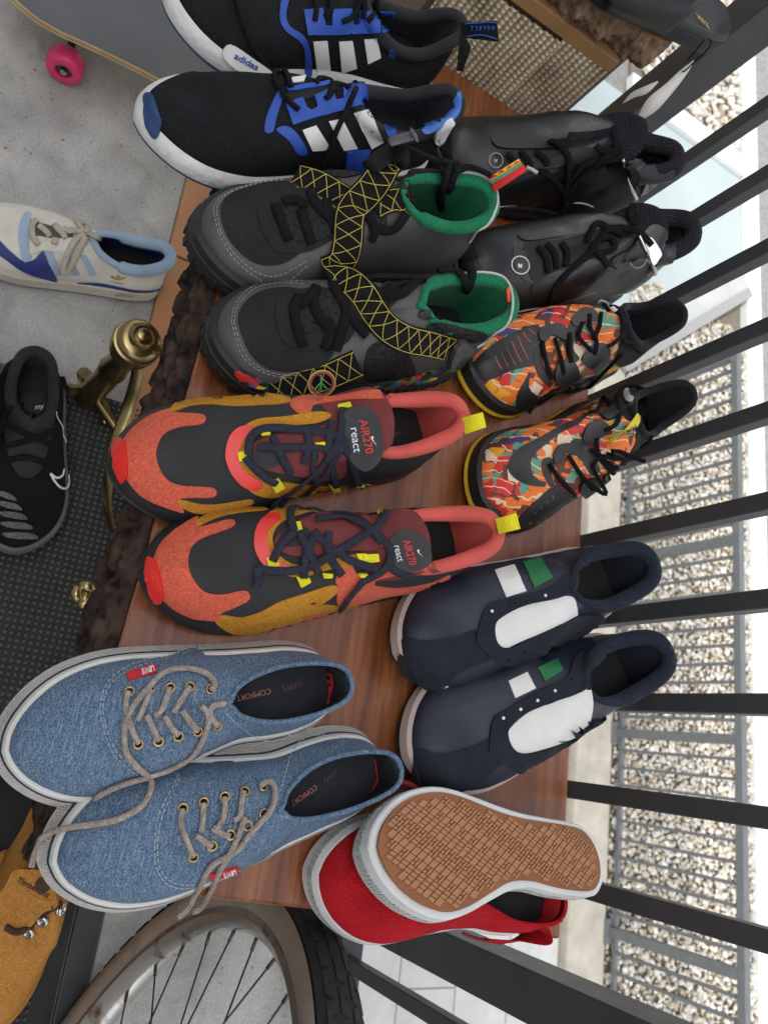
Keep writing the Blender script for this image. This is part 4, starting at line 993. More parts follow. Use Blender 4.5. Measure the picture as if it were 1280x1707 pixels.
for p in ([(505, 312), (480, 300), (462, 262), (478, 235), (502, 250), (520, 300)], [(480, 245), (490, 320), (520, 355), (545, 374)], [(600, 285), (625, 265), (655, 275), (648, 320), (635, 340)], [(640, 335), (665, 300), (690, 272), (735, 264)], [(736, 305), (705, 372), (668, 440), (640, 520), (602, 588)], [(700, 208), (698, 230), (702, 256)]): s.lace(p, .0028, m_blk, .005, .9)
s.loop([(1078, 240), (1092, 95), (1128, 160), (1100, 242)], m_blk, name='heel_loop')
s = nmdB
pq = [(288, 188), (314, 150), (400, 205), (458, 248), (440, 262), (345, 242)]; pp = s.plane(pq); s.patch('white_plug', pq, m_wstr, off=.001, th=.005, flat=pp)
s.text('plug_lettering', 'adidas', (322, 194), (32, 17), (14, -27), m_blue, off=.0042, bold=.012, flat=pp)
s.patch('blue_trim', [(490, -12), (480, 60), (500, 105), (548, 140), (565, 180), (566, 252), (588, 252), (583, 170), (560, 120), (515, 90), (502, 50), (514, -12)], m_blue)
for q in ([(593, 141), (640, 138), (653, 246), (608, 253)], [(680, 141), (725, 138), (741, 230), (690, 246)], [(765, 133), (810, 130), (822, 195), (778, 216)]): s.patch('white_stripe', q, m_wstr, sharp=True)
s.patch('blue_panel', [(820, 38), (868, 40), (862, 110), (825, 112)], m_blue, sharp=True)
s.patch('eyestay', [(562, 38), (625, 33), (632, 85), (655, 85), (655, 35), (720, 33), (725, 82), (746, 82), (748, 35), (810, 38), (818, 108), (575, 118)], m_blue, off=.002, th=.0024, sharp=True)
s.patch('blue_trim', [(850, 175), (862, 168), (872, 195), (850, 190)], m_blue)
for p in ([(600, -15), (605, 30), (598, 72)], [(640, -10), (655, 30), (632, 60)], [(770, -20), (745, 20), (720, 60), (690, 72)], [(805, -10), (800, 40), (780, 70)], [(760, -20), (768, 20), (765, 60)], [(330, -10), (350, 60), (380, 140), (420, 200), (455, 240), (450, 262)]): s.lace(p, .0028, m_blk, .005, .9)
s.loop([(1092, 78), (1215, 70), (1222, 142), (1098, 128)], m_blk, name='heel_loop')
s.lace([(1105, 82), (1160, 70), (1212, 78)], .0006, m_blue, .002, 1, 'loop_stripe'); s.lace([(1112, 124), (1160, 118), (1215, 132)], .0006, m_blue, .002, 1, 'loop_stripe')
GL = [[((0, 0), (10, 0)), ((6, -3), (4, 12))], [((0, 2), (9, 0), (5, 12))], [((0, 4), (10, 3)), ((5, -3), (5, 12)), ((2, 8), (1, 11))], [((0, 0), (9, 1), (4, 10)), ((3, 5), (8, 6))], [((1, -2), (2, 6)), ((8, -2), (7, 6), (2, 12))], [((0, 1), (9, 0)), ((1, 6), (9, 5)), ((9, 0), (3, 12))]]
for k, gl in enumerate(GL):
    for st_ in gl: s.lace([(1126 + k * 14 + x, 90 + y * 1.2) for x, y in st_], .0005, m_blue, .002, 1, 'loop_lettering', sub=3)
# ------------------------------------------------ navy runners without laces
NAV = [(-.005, 0, .094), (.001, .07, .094), (.018, .14, .092), (.055, .195, .086), (.13, .235, .076), (.22, .24, .074), (.30, .19, .079), (.36, .12, .083), (.40, 0, .084), (.50, 0, .079), (.62, 0, .069), (.72, 0, .059), (.79, 0, .052), (.85, 0, .045), (.885, 0, .039), (.90, 0, .036)]
m_nyl = mat('navy_nylon', (.014, .018, .034), .5, .15, 30, .3, 260)
m_nsu = mat('navy_suede', (.017, .021, .030), .95, .25, 40, .8, 380, kind='suede', sheen=.15)
m_nknit = mat('navy_rib', (.012, .016, .028), .9, .1, 30, .5, 260, kind='rib', sheen=.2)
m_pink = mat('blush_midsole', (.52, .43, .39), .6, .08, 30, .1, 100)
m_lea = mat('white_leather', (.72, .71, .68), .5, .05, 30, .15, 200)
m_grn = mat('green_leather', (.012, .16, .05), .5, .08, 40, .2, 250)
def navy(label, toe, heel, foot):
    s = mk('running_shoe', label, 'pair of navy runners without laces', toe=toe, heel=heel, z=TT + .005, width=.116, foot=foot, top=NAV, kb=KBN, toez=.028, heelz=.09, z0=(.03, .022), spring=.012, box=.8, wrinkle=.0019, roll=.13)
    s.band('outsole', [(-.004, 0), (.003, .001), (.005, .005), (.004, .007)], m_osb)
    s.band('midsole', [(.001, .007), (.0055, .009), (.004, s.zt(-.002)), (.0005, s.zt(.001)), (-.004, s.zt(0))], m_pink)
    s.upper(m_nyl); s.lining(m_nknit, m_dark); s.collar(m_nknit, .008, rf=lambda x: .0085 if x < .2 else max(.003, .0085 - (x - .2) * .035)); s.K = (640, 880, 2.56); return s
navA = navy('laceless navy runner with white tongue and green side bar, near the printed pair', (667, 1083), (1086, 957), 1)
navB = navy('laceless navy runner with white tongue and green side bar, against the red slip-on', (688, 1273), (1110, 1105), -1)
m_thn = mat('navy_thread', (.05, .055, .075), .8)
def navdet(s, toe, eye, tong, bars, holes, seam, guard):
    s.patch('toe_suede', toe, m_nsu)
    s.patch('toe_guard', guard, mat('black_gum', (.02, .02, .021), .5), off=.003, th=.003)
    s.patch('tongue', tong, m_lea, off=.0006, th=.001)
    s.patch('eyestay', eye, m_nsu, off=.0026, th=.0022, step=13)
    for q, m_ in bars: s.patch('side_bar', q, m_, off=.001, sharp=True)
    for x, y, m_ in holes: s.disc(x, y, .0016, m_, 'eyelet_hole', lift=.0042)
    for q in seam: s.stitch(q, m_thn, r=.0003)
navdet(navA, [(78, 505), (90, 470), (180, 478), (300, 468), (395, 435), (400, 500), (460, 555), (330, 612), (245, 690), (200, 722), (135, 690), (95, 600)],
       [(400, 430), (440, 330), (560, 295), (700, 255), (790, 190), (830, 145), (870, 155), (882, 210), (820, 262), (740, 302), (600, 332), (500, 382), (470, 420), (480, 490), (530, 510), (620, 470), (760, 405), (830, 370), (920, 370), (965, 420), (940, 465), (860, 472), (700, 522), (600, 562), (520, 582), (470, 562), (395, 490)],
       [(478, 395), (560, 348), (680, 308), (790, 292), (818, 330), (815, 390), (740, 424), (640, 460), (560, 494), (512, 514), (476, 480), (462, 425)],
       [([(473, 183), (555, 160), (605, 270), (520, 297)], m_lea), ([(592, 150), (668, 128), (718, 215), (640, 257)], m_grn), ([(608, 553), (690, 518), (701, 550), (622, 592)], m_lea), ([(725, 502), (810, 478), (816, 500), (735, 530)], m_grn)],
       [(455, 358, m_lea), (530, 332, m_hole), (603, 315, m_hole), (680, 290, m_lea), (753, 255, m_hole), (828, 222, m_hole), (520, 556, m_hole), (592, 520, m_hole), (668, 492, m_hole), (743, 462, m_hole), (820, 437, m_hole), (895, 415, m_hole)],
       [[(185, 330), (280, 295), (380, 265), (430, 225), (440, 190)], [(100, 462), (190, 470), (300, 460), (395, 425)], [(412, 440), (448, 342), (560, 306), (705, 266)], [(470, 552), (600, 552), (700, 512), (860, 462)], [(480, 400), (500, 372), (600, 322), (740, 290)]],
       [(68, 540), (85, 555), (110, 620), (135, 660), (125, 700), (95, 660), (72, 590)])
navdet(navB, [(145, 940), (250, 962), (380, 930), (450, 900), (445, 970), (500, 1000), (380, 1100), (230, 1150), (130, 1110), (125, 1010)],
       [(465, 810), (530, 770), (640, 700), (770, 640), (810, 570), (870, 530), (930, 540), (935, 590), (900, 660), (810, 712), (700, 748), (580, 802), (532, 850), (525, 890), (548, 940), (600, 960), (720, 930), (840, 888), (960, 862), (1030, 870), (1010, 897), (850, 942), (700, 988), (580, 1038), (520, 1008), (450, 960), (445, 920)],
       [(530, 862), (600, 797), (740, 718), (850, 670), (882, 690), (887, 770), (855, 866), (760, 914), (650, 950), (568, 966), (540, 930), (518, 890)],
       [([(530, 655), (610, 617), (646, 685), (558, 727)], m_lea), ([(655, 600), (740, 560), (761, 610), (685, 657)], m_grn), ([(662, 1005), (745, 962), (766, 1000), (682, 1046)], m_lea), ([(783, 942), (872, 935), (825, 962), (790, 972)], m_grn)],
       [(503, 811, m_lea), (576, 774, m_lea), (648, 733, m_lea), (720, 693, m_lea), (790, 651, m_hole), (857, 603, m_hole), (575, 1005, m_hole), (652, 974, m_hole), (730, 942, m_hole)],
       [[(300, 760), (400, 720), (470, 690), (500, 680)], [(150, 930), (250, 950), (380, 920), (445, 890)], [(475, 815), (540, 780), (650, 712), (770, 650)], [(450, 950), (580, 1025), (700, 978), (850, 932)]],
       [(130, 1020), (150, 1050), (160, 1110), (175, 1160), (140, 1150), (122, 1080)])

# ------------------------------------------------ printed basketball shoes
ORA = [(-.03, 0, .135), (-.025, .06, .134), (-.005, .13, .130), (.04, .18, .118), (.11, .21, .105), (.19, .22, .105), (.26, .19, .112), (.32, .11, .118), (.35, 0, .121), (.46, 0, .104), (.58, 0, .085), (.69, 0, .070), (.78, 0, .058), (.85, 0, .048), (.89, 0, .041), (.905, 0, .038)]
def print_mat():
    mt = mat('sticker_print', (.7, .2, .03), .6, .1, 30); n, l = mt.node_tree.nodes, mt.node_tree.links; mp = n[mt['map']]
    def vor(sc, stops, rnd=1.0, off=0):
        m2 = n.new('ShaderNodeMapping'); l.new(mp.outputs[0], m2.inputs[0]); m2.inputs['Location'].default_value = (off, off, off)
        ns = n.new('ShaderNodeTexNoise'); ns.inputs['Scale'].default_value = 60; l.new(m2.outputs[0], ns.inputs[0])
        ad = n.new('ShaderNodeMix'); ad.data_type = 'RGBA'; ad.blend_type = 'ADD'; ad.inputs[0].default_value = .008; l.new(m2.outputs[0], ad.inputs[6]); l.new(ns.outputs['Color'], ad.inputs[7])
        v = n.new('ShaderNodeTexVoronoi'); v.distance = 'CHEBYCHEV'; v.inputs['Scale'].default_value = sc; v.inputs['Randomness'].default_value = rnd; l.new(ad.outputs[2], v.inputs[0])
        sp = n.new('ShaderNodeSeparateColor'); l.new(v.outputs['Color'], sp.inputs[0]); r = n.new('ShaderNodeValToRGB'); r.color_ramp.interpolation = 'CONSTANT'; e = r.color_ramp.elements
        e[0].color = (*stops[0][1], 1); e[1].position = stops[1][0]; e[1].color = (*stops[1][1], 1)
        for p, c in stops[2:]: q = e.new(p); q.color = (*c, 1)
        l.new(sp.outputs[0], r.inputs[0]); return r.outputs[0], v.outputs['Distance'], sp.outputs[1]
    O, RD, G_, CRm, Y_, PU = (.78, .17, .02), (.60, .025, .02), (.10, .30, .20), (.75, .58, .42), (.75, .36, .02), (.06, .04, .14)
    a, d, g = vor(30, [(0, O), (.3, Y_), (.46, O), (.6, RD), (.76, G_), (.9, O)])
    b, d2, g2 = vor(64, [(0, O), (.2, CRm), (.38, RD), (.52, PU), (.64, Y_), (.8, G_), (.92, CRm)], 1, 3.3)
    def gt(x, t):
        q = n.new('ShaderNodeMath'); q.operation = 'GREATER_THAN'; l.new(x, q.inputs[0]); q.inputs[1].default_value = t; return q.outputs[0]
    x = n.new('ShaderNodeMix'); x.data_type = 'RGBA'; l.new(gt(g2, .55), x.inputs[0]); l.new(a, x.inputs[6]); l.new(b, x.inputs[7])
    y = n.new('ShaderNodeMix'); y.data_type = 'RGBA'; w = n.new('ShaderNodeTexWave'); w.inputs['Scale'].default_value = 26; w.inputs['Distortion'].default_value = 9; w.inputs['Detail'].default_value = 3; l.new(mp.outputs[0], w.inputs[0])
    l.new(gt(w.outputs[0], .965), y.inputs[0]); l.new(x.outputs[2], y.inputs[6]); y.inputs[7].default_value = (.78, .55, .35, 1)
    z = n.new('ShaderNodeMix'); z.data_type = 'RGBA'; l.new(gt(d2, .0062 * 0 + .52), z.inputs[0]); l.new(y.outputs[2], z.inputs[6]); z.inputs[7].default_value = (.12, .03, .02, 1)
    l.new(z.outputs[2], n['Principled BSDF'].inputs['Base Color']); return mt
m_print = print_mat()
m_rub2 = mat('matte_black_rubber', (.013, .013, .014), .5, .15, 40, .2, 250)
m_ysole = mat('yellow_rubber', (.62, .42, .02), .5, .1, 40, .1, 100)
m_sock = mat('black_sock', (.007, .008, .010), .9, .1, 30, .5, 260, kind='rib', sheen=.3)
m_slit = mat('slit_orange', (.35, .07, .04), .8)
def orange(label, toe, heel, foot):
    s = mk('basketball_shoe', label, 'pair of printed basketball shoes', toe=toe, heel=heel, z=TT, width=.106, foot=foot, top=ORA, toez=.028, heelz=.135, z0=(.032, .024), spring=.012, box=.8)
    s.band('outsole', [(-.004, 0), (.004, .001), (.0075, .006), (.006, .010)], m_ysole)
    s.band('midsole', [(.002, .010), (.006, .011), (.0045, s.zt(.001)), (.0005, s.zt(.004)), (-.004, s.zt(.002))], m_rub2)
    s.upper(m_print); s.lining(m_sock, m_dark); s.collar(m_sock, .0045)
    # knitted ankle sock: upper part of the quarter
    V = []; F = []; N = s.nopen + 1; nv = 6
    for sd in (1, -1):
        o = len(V)
        for i in range(N):
            xt = s.st[i][3]; lo = .40 + .5 * max(0, (xt - .10) / .25) ** 1.2; lo = min(lo, .97)
            for j in range(nv + 1): V.append(s.P(*s.wall(i, sd, lo + (1 - lo) * j / nv, -.0016)))
        for i in range(N - 1):
            for j in range(nv): a = o + i * (nv + 1) + j; F.append((a, a + nv + 1, a + nv + 2, a + 1))
    obj('ankle_sock', V, F, m_sock, s.root); s.add(V, F)
    s.K = (750, 470, 2.9767); return s
oraA = orange('orange printed basketball shoe standing against the black leather boot', (778, 612), (1133, 520), 1)
oraB = orange('orange printed basketball shoe with a yellow tag, next to the navy runner', (802, 838), (1148, 655), -1)
def oradet(s, toe, slits, swo, lobes, strips, laces):
    s.patch('toe_overlay', toe, m_rub2, off=.001, step=12)
    for a, b in slits: s.lace([a, ((a[0] * .5 + b[0] * .5) - 3, (a[1] + b[1]) / 2), b], .0011, m_slit, .0012, .6, 'slit')
    s.patch('swoosh', swo, m_rub2, off=.001)
    for q in strips: s.patch('eyestay', q, m_rub2, off=.0014, th=.0018)
    for q in lobes: s.patch('lace_guide', q, m_rub2, off=.004, th=.004)
    for q in laces: s.lace(q, .0026, m_blk, .0065, .85)
oradet(oraA, [(112, 470), (120, 400), (190, 330), (290, 265), (432, 213), (442, 290), (415, 322), (430, 405), (330, 432), (200, 482), (130, 502)],
       [((222, 368), (253, 432)), ((248, 342), (287, 422)), ((276, 322), (323, 412)), ((305, 295), (352, 398)), ((335, 268), (388, 388)), ((360, 250), (400, 300)), ((390, 232), (425, 262))],
       [(395, 450), (370, 490), (335, 550), (328, 610), (360, 640), (430, 632), (520, 602), (600, 562), (700, 502), (730, 465), (690, 486), (600, 526), (500, 562), (430, 562), (390, 520)],
       [[(440, 240), (500, 214), (560, 214), (582, 260), (560, 292), (505, 268), (470, 300), (440, 290)], [(600, 182), (640, 143), (700, 138), (732, 170), (720, 198), (660, 196), (640, 222), (604, 212)], [(513, 450), (540, 400), (600, 388), (632, 430), (620, 482), (570, 512), (524, 496)], [(653, 370), (690, 328), (762, 308), (777, 350), (750, 402), (700, 422), (658, 406)]],
       [[(418, 322), (450, 300), (458, 415), (502, 490), (490, 516), (440, 472), (414, 390)], [(560, 280), (600, 200), (625, 220), (610, 330), (640, 380), (600, 400), (570, 340)]],
       [[(455, 300), (472, 400), (502, 476)], [(515, 280), (545, 380), (560, 455)], [(655, 200), (632, 265), (660, 310), (705, 348)], [(690, 160), (690, 230), (725, 300), (712, 360)], [(745, 150), (735, 230), (715, 290)], [(790, 85), (835, 160), (852, 240), (800, 300), (775, 318)], [(845, 285), (905, 300), (945, 345)], [(842, 352), (745, 450), (665, 540), (545, 622), (420, 690)], [(590, 250), (590, 330), (600, 400)], [(780, 60), (800, 90), (770, 110)]])
oradet(oraB, [(340, 1170), (420, 1090), (520, 1008), (562, 1050), (642, 1080), (560, 1152), (480, 1217), (400, 1267), (320, 1272), (268, 1256)],
       [((388, 1168), (412, 1228)), ((418, 1140), (445, 1208)), ((447, 1112), (482, 1195)), ((477, 1085), (512, 1175)), ((507, 1058), (540, 1148)), ((565, 1090), (572, 1130)), ((598, 1085), (602, 1110))],
       [(470, 1005), (410, 1012), (330, 982), (288, 930), (300, 870), (350, 820), (450, 770), (560, 708), (640, 678), (700, 638), (640, 702), (560, 742), (480, 802), (420, 852), (398, 900), (412, 962)],
       [[(508, 860), (540, 808), (600, 803), (642, 840), (620, 862), (570, 850), (550, 892), (513, 902)], [(653, 760), (690, 698), (762, 693), (792, 740), (740, 762), (700, 802), (663, 792)], [(638, 1040), (650, 990), (722, 968), (757, 990), (742, 1042), (690, 1062)], [(760, 960), (850, 930), (940, 920), (950, 950), (860, 1000), (780, 1010)], [(740, 660), (800, 640), (880, 575), (910, 600), (850, 660), (780, 690)]],
       [[(455, 890), (490, 870), (510, 900), (500, 960), (530, 1030), (590, 1055), (560, 1070), (500, 1020), (460, 950)], [(600, 790), (650, 780), (700, 850), (740, 930), (700, 960), (660, 900), (610, 840)]],
       [[(490, 900), (532, 970), (612, 1050)], [(580, 860), (640, 950), (705, 1022)], [(720, 770), (735, 860), (790, 905), (860, 942)], [(760, 735), (832, 690), (838, 570), (895, 498), (958, 540), (985, 650), (990, 770), (988, 862)], [(770, 855), (850, 878), (910, 885), (940, 925)], [(700, 830), (740, 880), (820, 960), (850, 950)], [(690, 540), (750, 570), (800, 610)]])
oraB.extra = [tabsurf]
oraB.lace([(995, 900, .03), (975, 1000, .03), (905, 1078, .03), (835, 1112, .02), (772, 1135, .02)], .0026, m_blk, .0065, .85)
oraB.patch('store_tag', [(748, 778), (898, 675), (925, 690), (800, 816)], mat('tag_yellow', (.62, .52, .04), .6, .05, 30, 0, 100), off=.010, th=.0006, sharp=True)
for k in range(9): oraB.patch('barcode_bar', [(770 + k * 9, 775 - k * 6.2), (773 + k * 9, 773 - k * 6.2), (786 + k * 9, 800 - k * 6.6), (783 + k * 9, 802 - k * 6.6)], m_hole, off=.0113, th=.0003, sharp=True, step=20)
oraB.text('tag_lettering', '1sof13', (845, 745), (20, -14), (10, 24), m_hole, off=.0115)
for s, q in ((oraA, [(722, 130), (750, 110), (800, 150), (812, 160), (790, 162), (750, 125)]), (oraB, [(870, 575), (890, 560), (912, 600), (900, 618)])): s.patch('clear_tip', q, mat('clear_plastic', (.5, .5, .5), .2), off=.008, th=.001)
# ------------------------------------------------ black leather boots
BOO = [(.0, 0, .142), (.004, .06, .142), (.018, .12, .140), (.05, .17, .134), (.11, .21, .126), (.18, .22, .124), (.25, .19, .130), (.31, .12, .137), (.34, 0, .140), (.44, 0, .120), (.57, 0, .092), (.69, 0, .074), (.78, 0, .062), (.85, 0, .052), (.89, 0, .044), (.905, 0, .04)]
m_bl = mat('black_leather', (.010, .010, .011), .27, .15, 20, .22, 650, kind='leather', coat=.05)
m_bl2 = mat('black_leather_panel', (.009, .009, .010), .30, .15, 20, .22, 650, kind='leather')
m_pipe = mat('cream_piping', (.45, .43, .36), .6)
m_sil = mat('silver_buckle', (.62, .61, .58), .22, .1, 30, 0, 100, metal=1)
m_blin = mat('quilted_lining', (.015, .0135, .018), .85, .2, 40, .8, 90, kind='weave')
def boot(label, toe, heel, foot):
    s = mk('leather_boot', label, 'pair of black leather boots', toe=toe, heel=heel, z=TT, width=.106, foot=foot, top=BOO, toez=.03, heelz=.138, z0=(.03, .022), spring=.010, box=.8, wrinkle=.0016)
    s.band('outsole', [(-.004, 0), (.003, .001), (.006, .004), (.006, .012), (.004, .014)], m_osb)
    s.band('welt', [(.002, .013), (.0055, .0142), (.004, s.zt(-.002)), (-.002, s.zt(0))], m_rub2)
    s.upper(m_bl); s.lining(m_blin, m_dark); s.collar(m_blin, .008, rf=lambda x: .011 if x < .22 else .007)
    s.tongue([(.52, .108, .02), (.44, .124, .026), (.37, .141, .03), (.31, .156, .031), (.27, .163, .026)], m_blin, crown=.009, th=.007); s.K = (740, 200, 2.7826); return s
booA = boot('black leather lace-up boot with silver ankle buckle, nearest the jute box', (728, 228), (1122, 268), 1)
booB = boot('black leather lace-up boot with round white logo on the toe, beside the printed shoes', (765, 452), (1148, 385), -1)
s = booA
s.patch('toe_panel', [(40, 60), (130, 35), (225, 50), (215, 110), (250, 180), (270, 280), (250, 390), (150, 400), (60, 300)], m_bl2, off=.001)
s.patch('quarter', [(245, 250), (330, 262), (440, 232), (560, 218), (660, 212), (740, 280), (690, 330), (640, 360), (560, 385), (400, 388), (260, 402)], m_bl, off=.0018, th=.002, step=14)
s.patch('quarter', [(215, 70), (300, 95), (430, 108), (560, 90), (640, 85), (640, 105), (560, 128), (430, 138), (250, 130)], m_bl, off=.0018, th=.002)
s.patch('tongue', [(250, 150), (400, 150), (560, 140), (690, 130), (700, 190), (560, 205), (430, 225), (300, 240), (250, 220)], mat('tongue_black', (.008, .008, .009), .7), off=.0012)
s.patch('ankle_panel', [(700, 230), (830, 190), (900, 180), (960, 200), (990, 250), (1060, 235), (1050, 280), (1000, 335), (900, 360), (760, 360), (720, 310)], m_bl, off=.002, th=.002, step=14)
s.patch('buckle_plate', [(845, 212), (878, 205), (912, 262), (905, 285), (880, 315), (866, 280), (862, 235)], m_sil, off=.002, th=.004, flat=True)
s.lace([(828, 178), (838, 230), (852, 280), (872, 320), (888, 362)], .0022, m_sil, .006, 1, 'buckle_bar')
s.lace([(250, 404), (400, 390), (560, 382), (640, 384), (690, 402)], .0011, m_pipe, .002, 1, 'piping')
for p in ([(490, 105), (540, 130), (575, 170), (572, 240), (565, 300), (562, 355)], [(565, 355), (600, 290), (680, 220), (760, 165), (830, 140)], [(440, 235), (500, 265), (540, 310), (560, 355), (540, 420), (500, 475), (420, 515), (340, 510), (285, 470)], [(290, 160), (330, 200), (340, 230)], [(350, 150), (390, 190), (400, 225)], [(420, 150), (470, 185), (480, 215)], [(700, 120), (740, 145), (830, 140)], [(790, 40), (785, 90), (800, 130)], [(840, 210), (800, 225), (760, 215)], [(560, 300), (600, 250), (650, 200), (700, 180)]): s.lace(p, .0036, m_blk, .006, .6)
s.lace([(380, 220), (405, 230), (430, 240)], .0022, m_pipe, .007, 1, 'lace_tip')
def logo(s, x, y, r, m_):
    s.ring(x, y, r, .0007, m_, 'logo_ring', .003)
    k = r * 900
    for a, b in (((-.5, -.55), (.45, .55)), ((.0, .0), (.55, -.45)), ((-.1, -.1), (-.35, .6)), ((-.6, -.1), (.55, .0))): s.lace([(x + a[0] * k * 1.9, y + a[1] * k * 1.9), (x + (a[0] + b[0]) * k * .95, y + (a[1] + b[1]) * k * .95), (x + b[0] * k * 1.9, y + b[1] * k * 1.9)], .0007, m_, .003, 1, 'logo_stroke')
logo(s, 238, 190, .008, m_wthr)
s = booB
s.patch('toe_panel', [(130, 560), (200, 520), (320, 525), (320, 620), (390, 780), (455, 860), (340, 885), (250, 860)], m_bl2, off=.001)
s.patch('logo_patch', [(318, 600), (345, 590), (380, 640), (388, 700), (380, 750), (325, 690)], m_bl, off=.002)
s.patch('quarter', [(400, 790), (430, 752), (540, 712), (700, 650), (800, 690), (870, 720), (900, 790), (820, 798), (700, 792), (560, 838), (450, 862)], m_bl, off=.0018, th=.002, step=14)
s.patch('quarter', [(340, 530), (440, 520), (560, 490), (680, 450), (740, 440), (730, 490), (640, 520), (500, 548), (380, 562)], m_bl, off=.0018, th=.002)
s.patch('tongue', [(370, 575), (500, 560), (640, 530), (760, 500), (830, 540), (760, 620), (640, 655), (520, 700), (420, 745), (385, 680)], mat('tongue_black', (.008, .008, .009), .7), off=.0012)
s.patch('ankle_panel', [(770, 650), (850, 600), (910, 540), (960, 490), (1010, 500), (1065, 560), (1060, 640), (1030, 690), (960, 750), (880, 800), (840, 730)], m_bl, off=.002, th=.002, step=14)
s.patch('buckle_plate', [(930, 562), (958, 543), (1004, 612), (996, 640), (968, 672), (945, 615)], m_sil, off=.002, th=.004, flat=True)
s.lace([(902, 538), (925, 585), (950, 635), (972, 685), (994, 735)], .0022, m_sil, .006, 1, 'buckle_bar')
s.lace([(320, 890), (450, 866), (560, 842), (700, 796), (780, 790), (815, 805)], .0011, m_pipe, .002, 1, 'piping')
s.stitch([(410, 800), (540, 722), (690, 660), (780, 700)], m_wthr, r=.0003); s.stitch([(330, 560), (320, 640), (390, 790), (450, 855)], m_wthr, r=.0003)
logo(s, 350, 678, .0105, m_whp); logo(s, 915, 778, .009, m_wthr)
for p in ([(430, 590), (470, 640), (480, 710)], [(470, 575), (510, 620), (520, 690)], [(540, 570), (570, 620), (560, 680)], [(680, 600), (720, 620), (790, 600), (770, 550), (710, 560), (680, 610)], [(700, 600), (740, 520), (800, 500), (900, 520), (960, 580)], [(690, 610), (640, 650), (560, 720), (510, 790), (470, 880)], [(690, 600), (740, 650), (750, 672)], [(830, 540), (760, 500), (700, 480), (665, 560)], [(880, 380), (860, 440), (880, 480), (905, 440)], [(500, 830), (510, 780), (560, 720)]): s.lace(p, .0036, m_blk, .006, .6)
# ------------------------------------------------ red canvas slip-ons
m_redc = mat('red_canvas', (.52, .010, .018), .85, .22, 20, .9, 200, kind='weave')
m_wfox = mat('grey_white_rubber', (.66, .67, .65), .55, .06, 30, .3, 200)
m_gum = mat('gum_rubber', (.40, .185, .085), .6, .1, 30, .2, 120)
m_gumd = mat('gum_groove', (.27, .105, .04), .7, .1, 30)
def redshoe(s):
    s.band('outsole', [(-.0045, .0006), (-.0022, .0), (.0022, .0003), (.0036, .002), (.004, .012), (.003, .0125)], m_wfox)
    s.band('foxing', [(.002, .0122), (.0044, .0126), (.0040, .021), (.002, .0215)], mat('ribbed_rubber', (.58, .60, .585), .6, .06, 30, 1.0, 150, kind='weave'))
    s.band('foxing_edge', [(.001, .0212), (.0038, .0214), (.0015, .028), (-.003, .0275)], m_wfox)
    s.upper(m_redc); s.lining(m_redl, m_dark); s.collar(m_redc, .002)
RED = [(.012, 0, .060), (.016, .06, .060), (.03, .12, .059), (.06, .17, .056), (.13, .20, .052), (.22, .19, .050), (.31, .13, .053), (.39, .08, .058), (.44, 0, .062), (.55, 0, .064), (.65, 0, .061), (.735, 0, .056), (.80, 0, .051), (.86, 0, .045), (.90, 0, .040), (.915, 0, .037)]
redA = mk('slip_on_shoe', 'red canvas shoe standing upright under the overturned one', 'pair of red canvas shoes', toe=(526, 1446), heel=(934, 1508), z=TT, width=.100, foot=1, top=RED, toez=.022, heelz=.05, z0=(.027, .027), spring=.003, wrinkle=.0014, kb=KBR)
redshoe(redA); redA.K = (500, 1280, 2.3273)
for d_ in (0, 8): redA.stitch([(330 + d_, 470), (372 + d_, 540), (400 + d_, 575), (415 + d_, 600)], mat('dark_red_thread', (.22, .006, .01), .8), r=.0005)
redA.stitch([(380, 545), (405, 560), (420, 590)], mat('red_thread', (.4, .02, .02), .8))
redB = mk('slip_on_shoe', 'red canvas shoe tipped over, gum sole facing up', 'pair of red canvas shoes', toe=(620, 1405), heel=(1000, 1440), z=TT, width=.100, foot=1, top=RED, toez=.022, heelz=.066, z0=(.027, .027), spring=.003, wrinkle=.0016, kb=KBS)
c0 = (812, 1418); dv = ray(*c0)
def onplane(px, n, P0): d = ray(*px); return CAM + d * ((P0 - CAM).dot(n) / d.dot(n))
P0 = CAM + dv * .752; kx = .3
for _ in range(60):
    nrm = (-dv + UPV * kx - RGT * .26).normalized(); a, b = onplane((624, 1402), nrm, P0), onplane((1001, 1436), nrm, P0)
    if (a - b).length > .268: break
    kx += .02
redB.O = b; redB.L = (a - b).length; redB.X = (a - b).normalized(); redB.Z = -nrm; redB.Y = redB.Z.cross(redB.X); redB.foot = -1; redB.Y = redB.Y * -1
print('red sole centre height over table', P0.z - T, 'kx', kx, a.z - T, b.z - T)
redB.root.location = Vector((P0.x, P0.y, T)); redshoe(redB); redB.K = (500, 1280, 2.3273)
# gum sole field and its lugs
O = [Vector((x * redB.L, y, 0)) for x, y in redB.outline()]; cen = sum(O, Vector()) / len(O)
inner = [redB.P(*(p + (cen - p).normalized() * .0028)) + nrm * .0012 for p in O]; low = [v - nrm * .003 for v in inner]
nn = len(O); sole = obj('gum_sole', inner + low, [tuple(range(nn))] + [(i, (i + 1) % nn, (i + 1) % nn + nn, i + nn) for i in range(nn)], m_gumd, redB.root, smooth=False)
pin = [(p + (cen - p).normalized() * .0045) for p in O]; P2 = [(p.x, p.y) for p in pin]
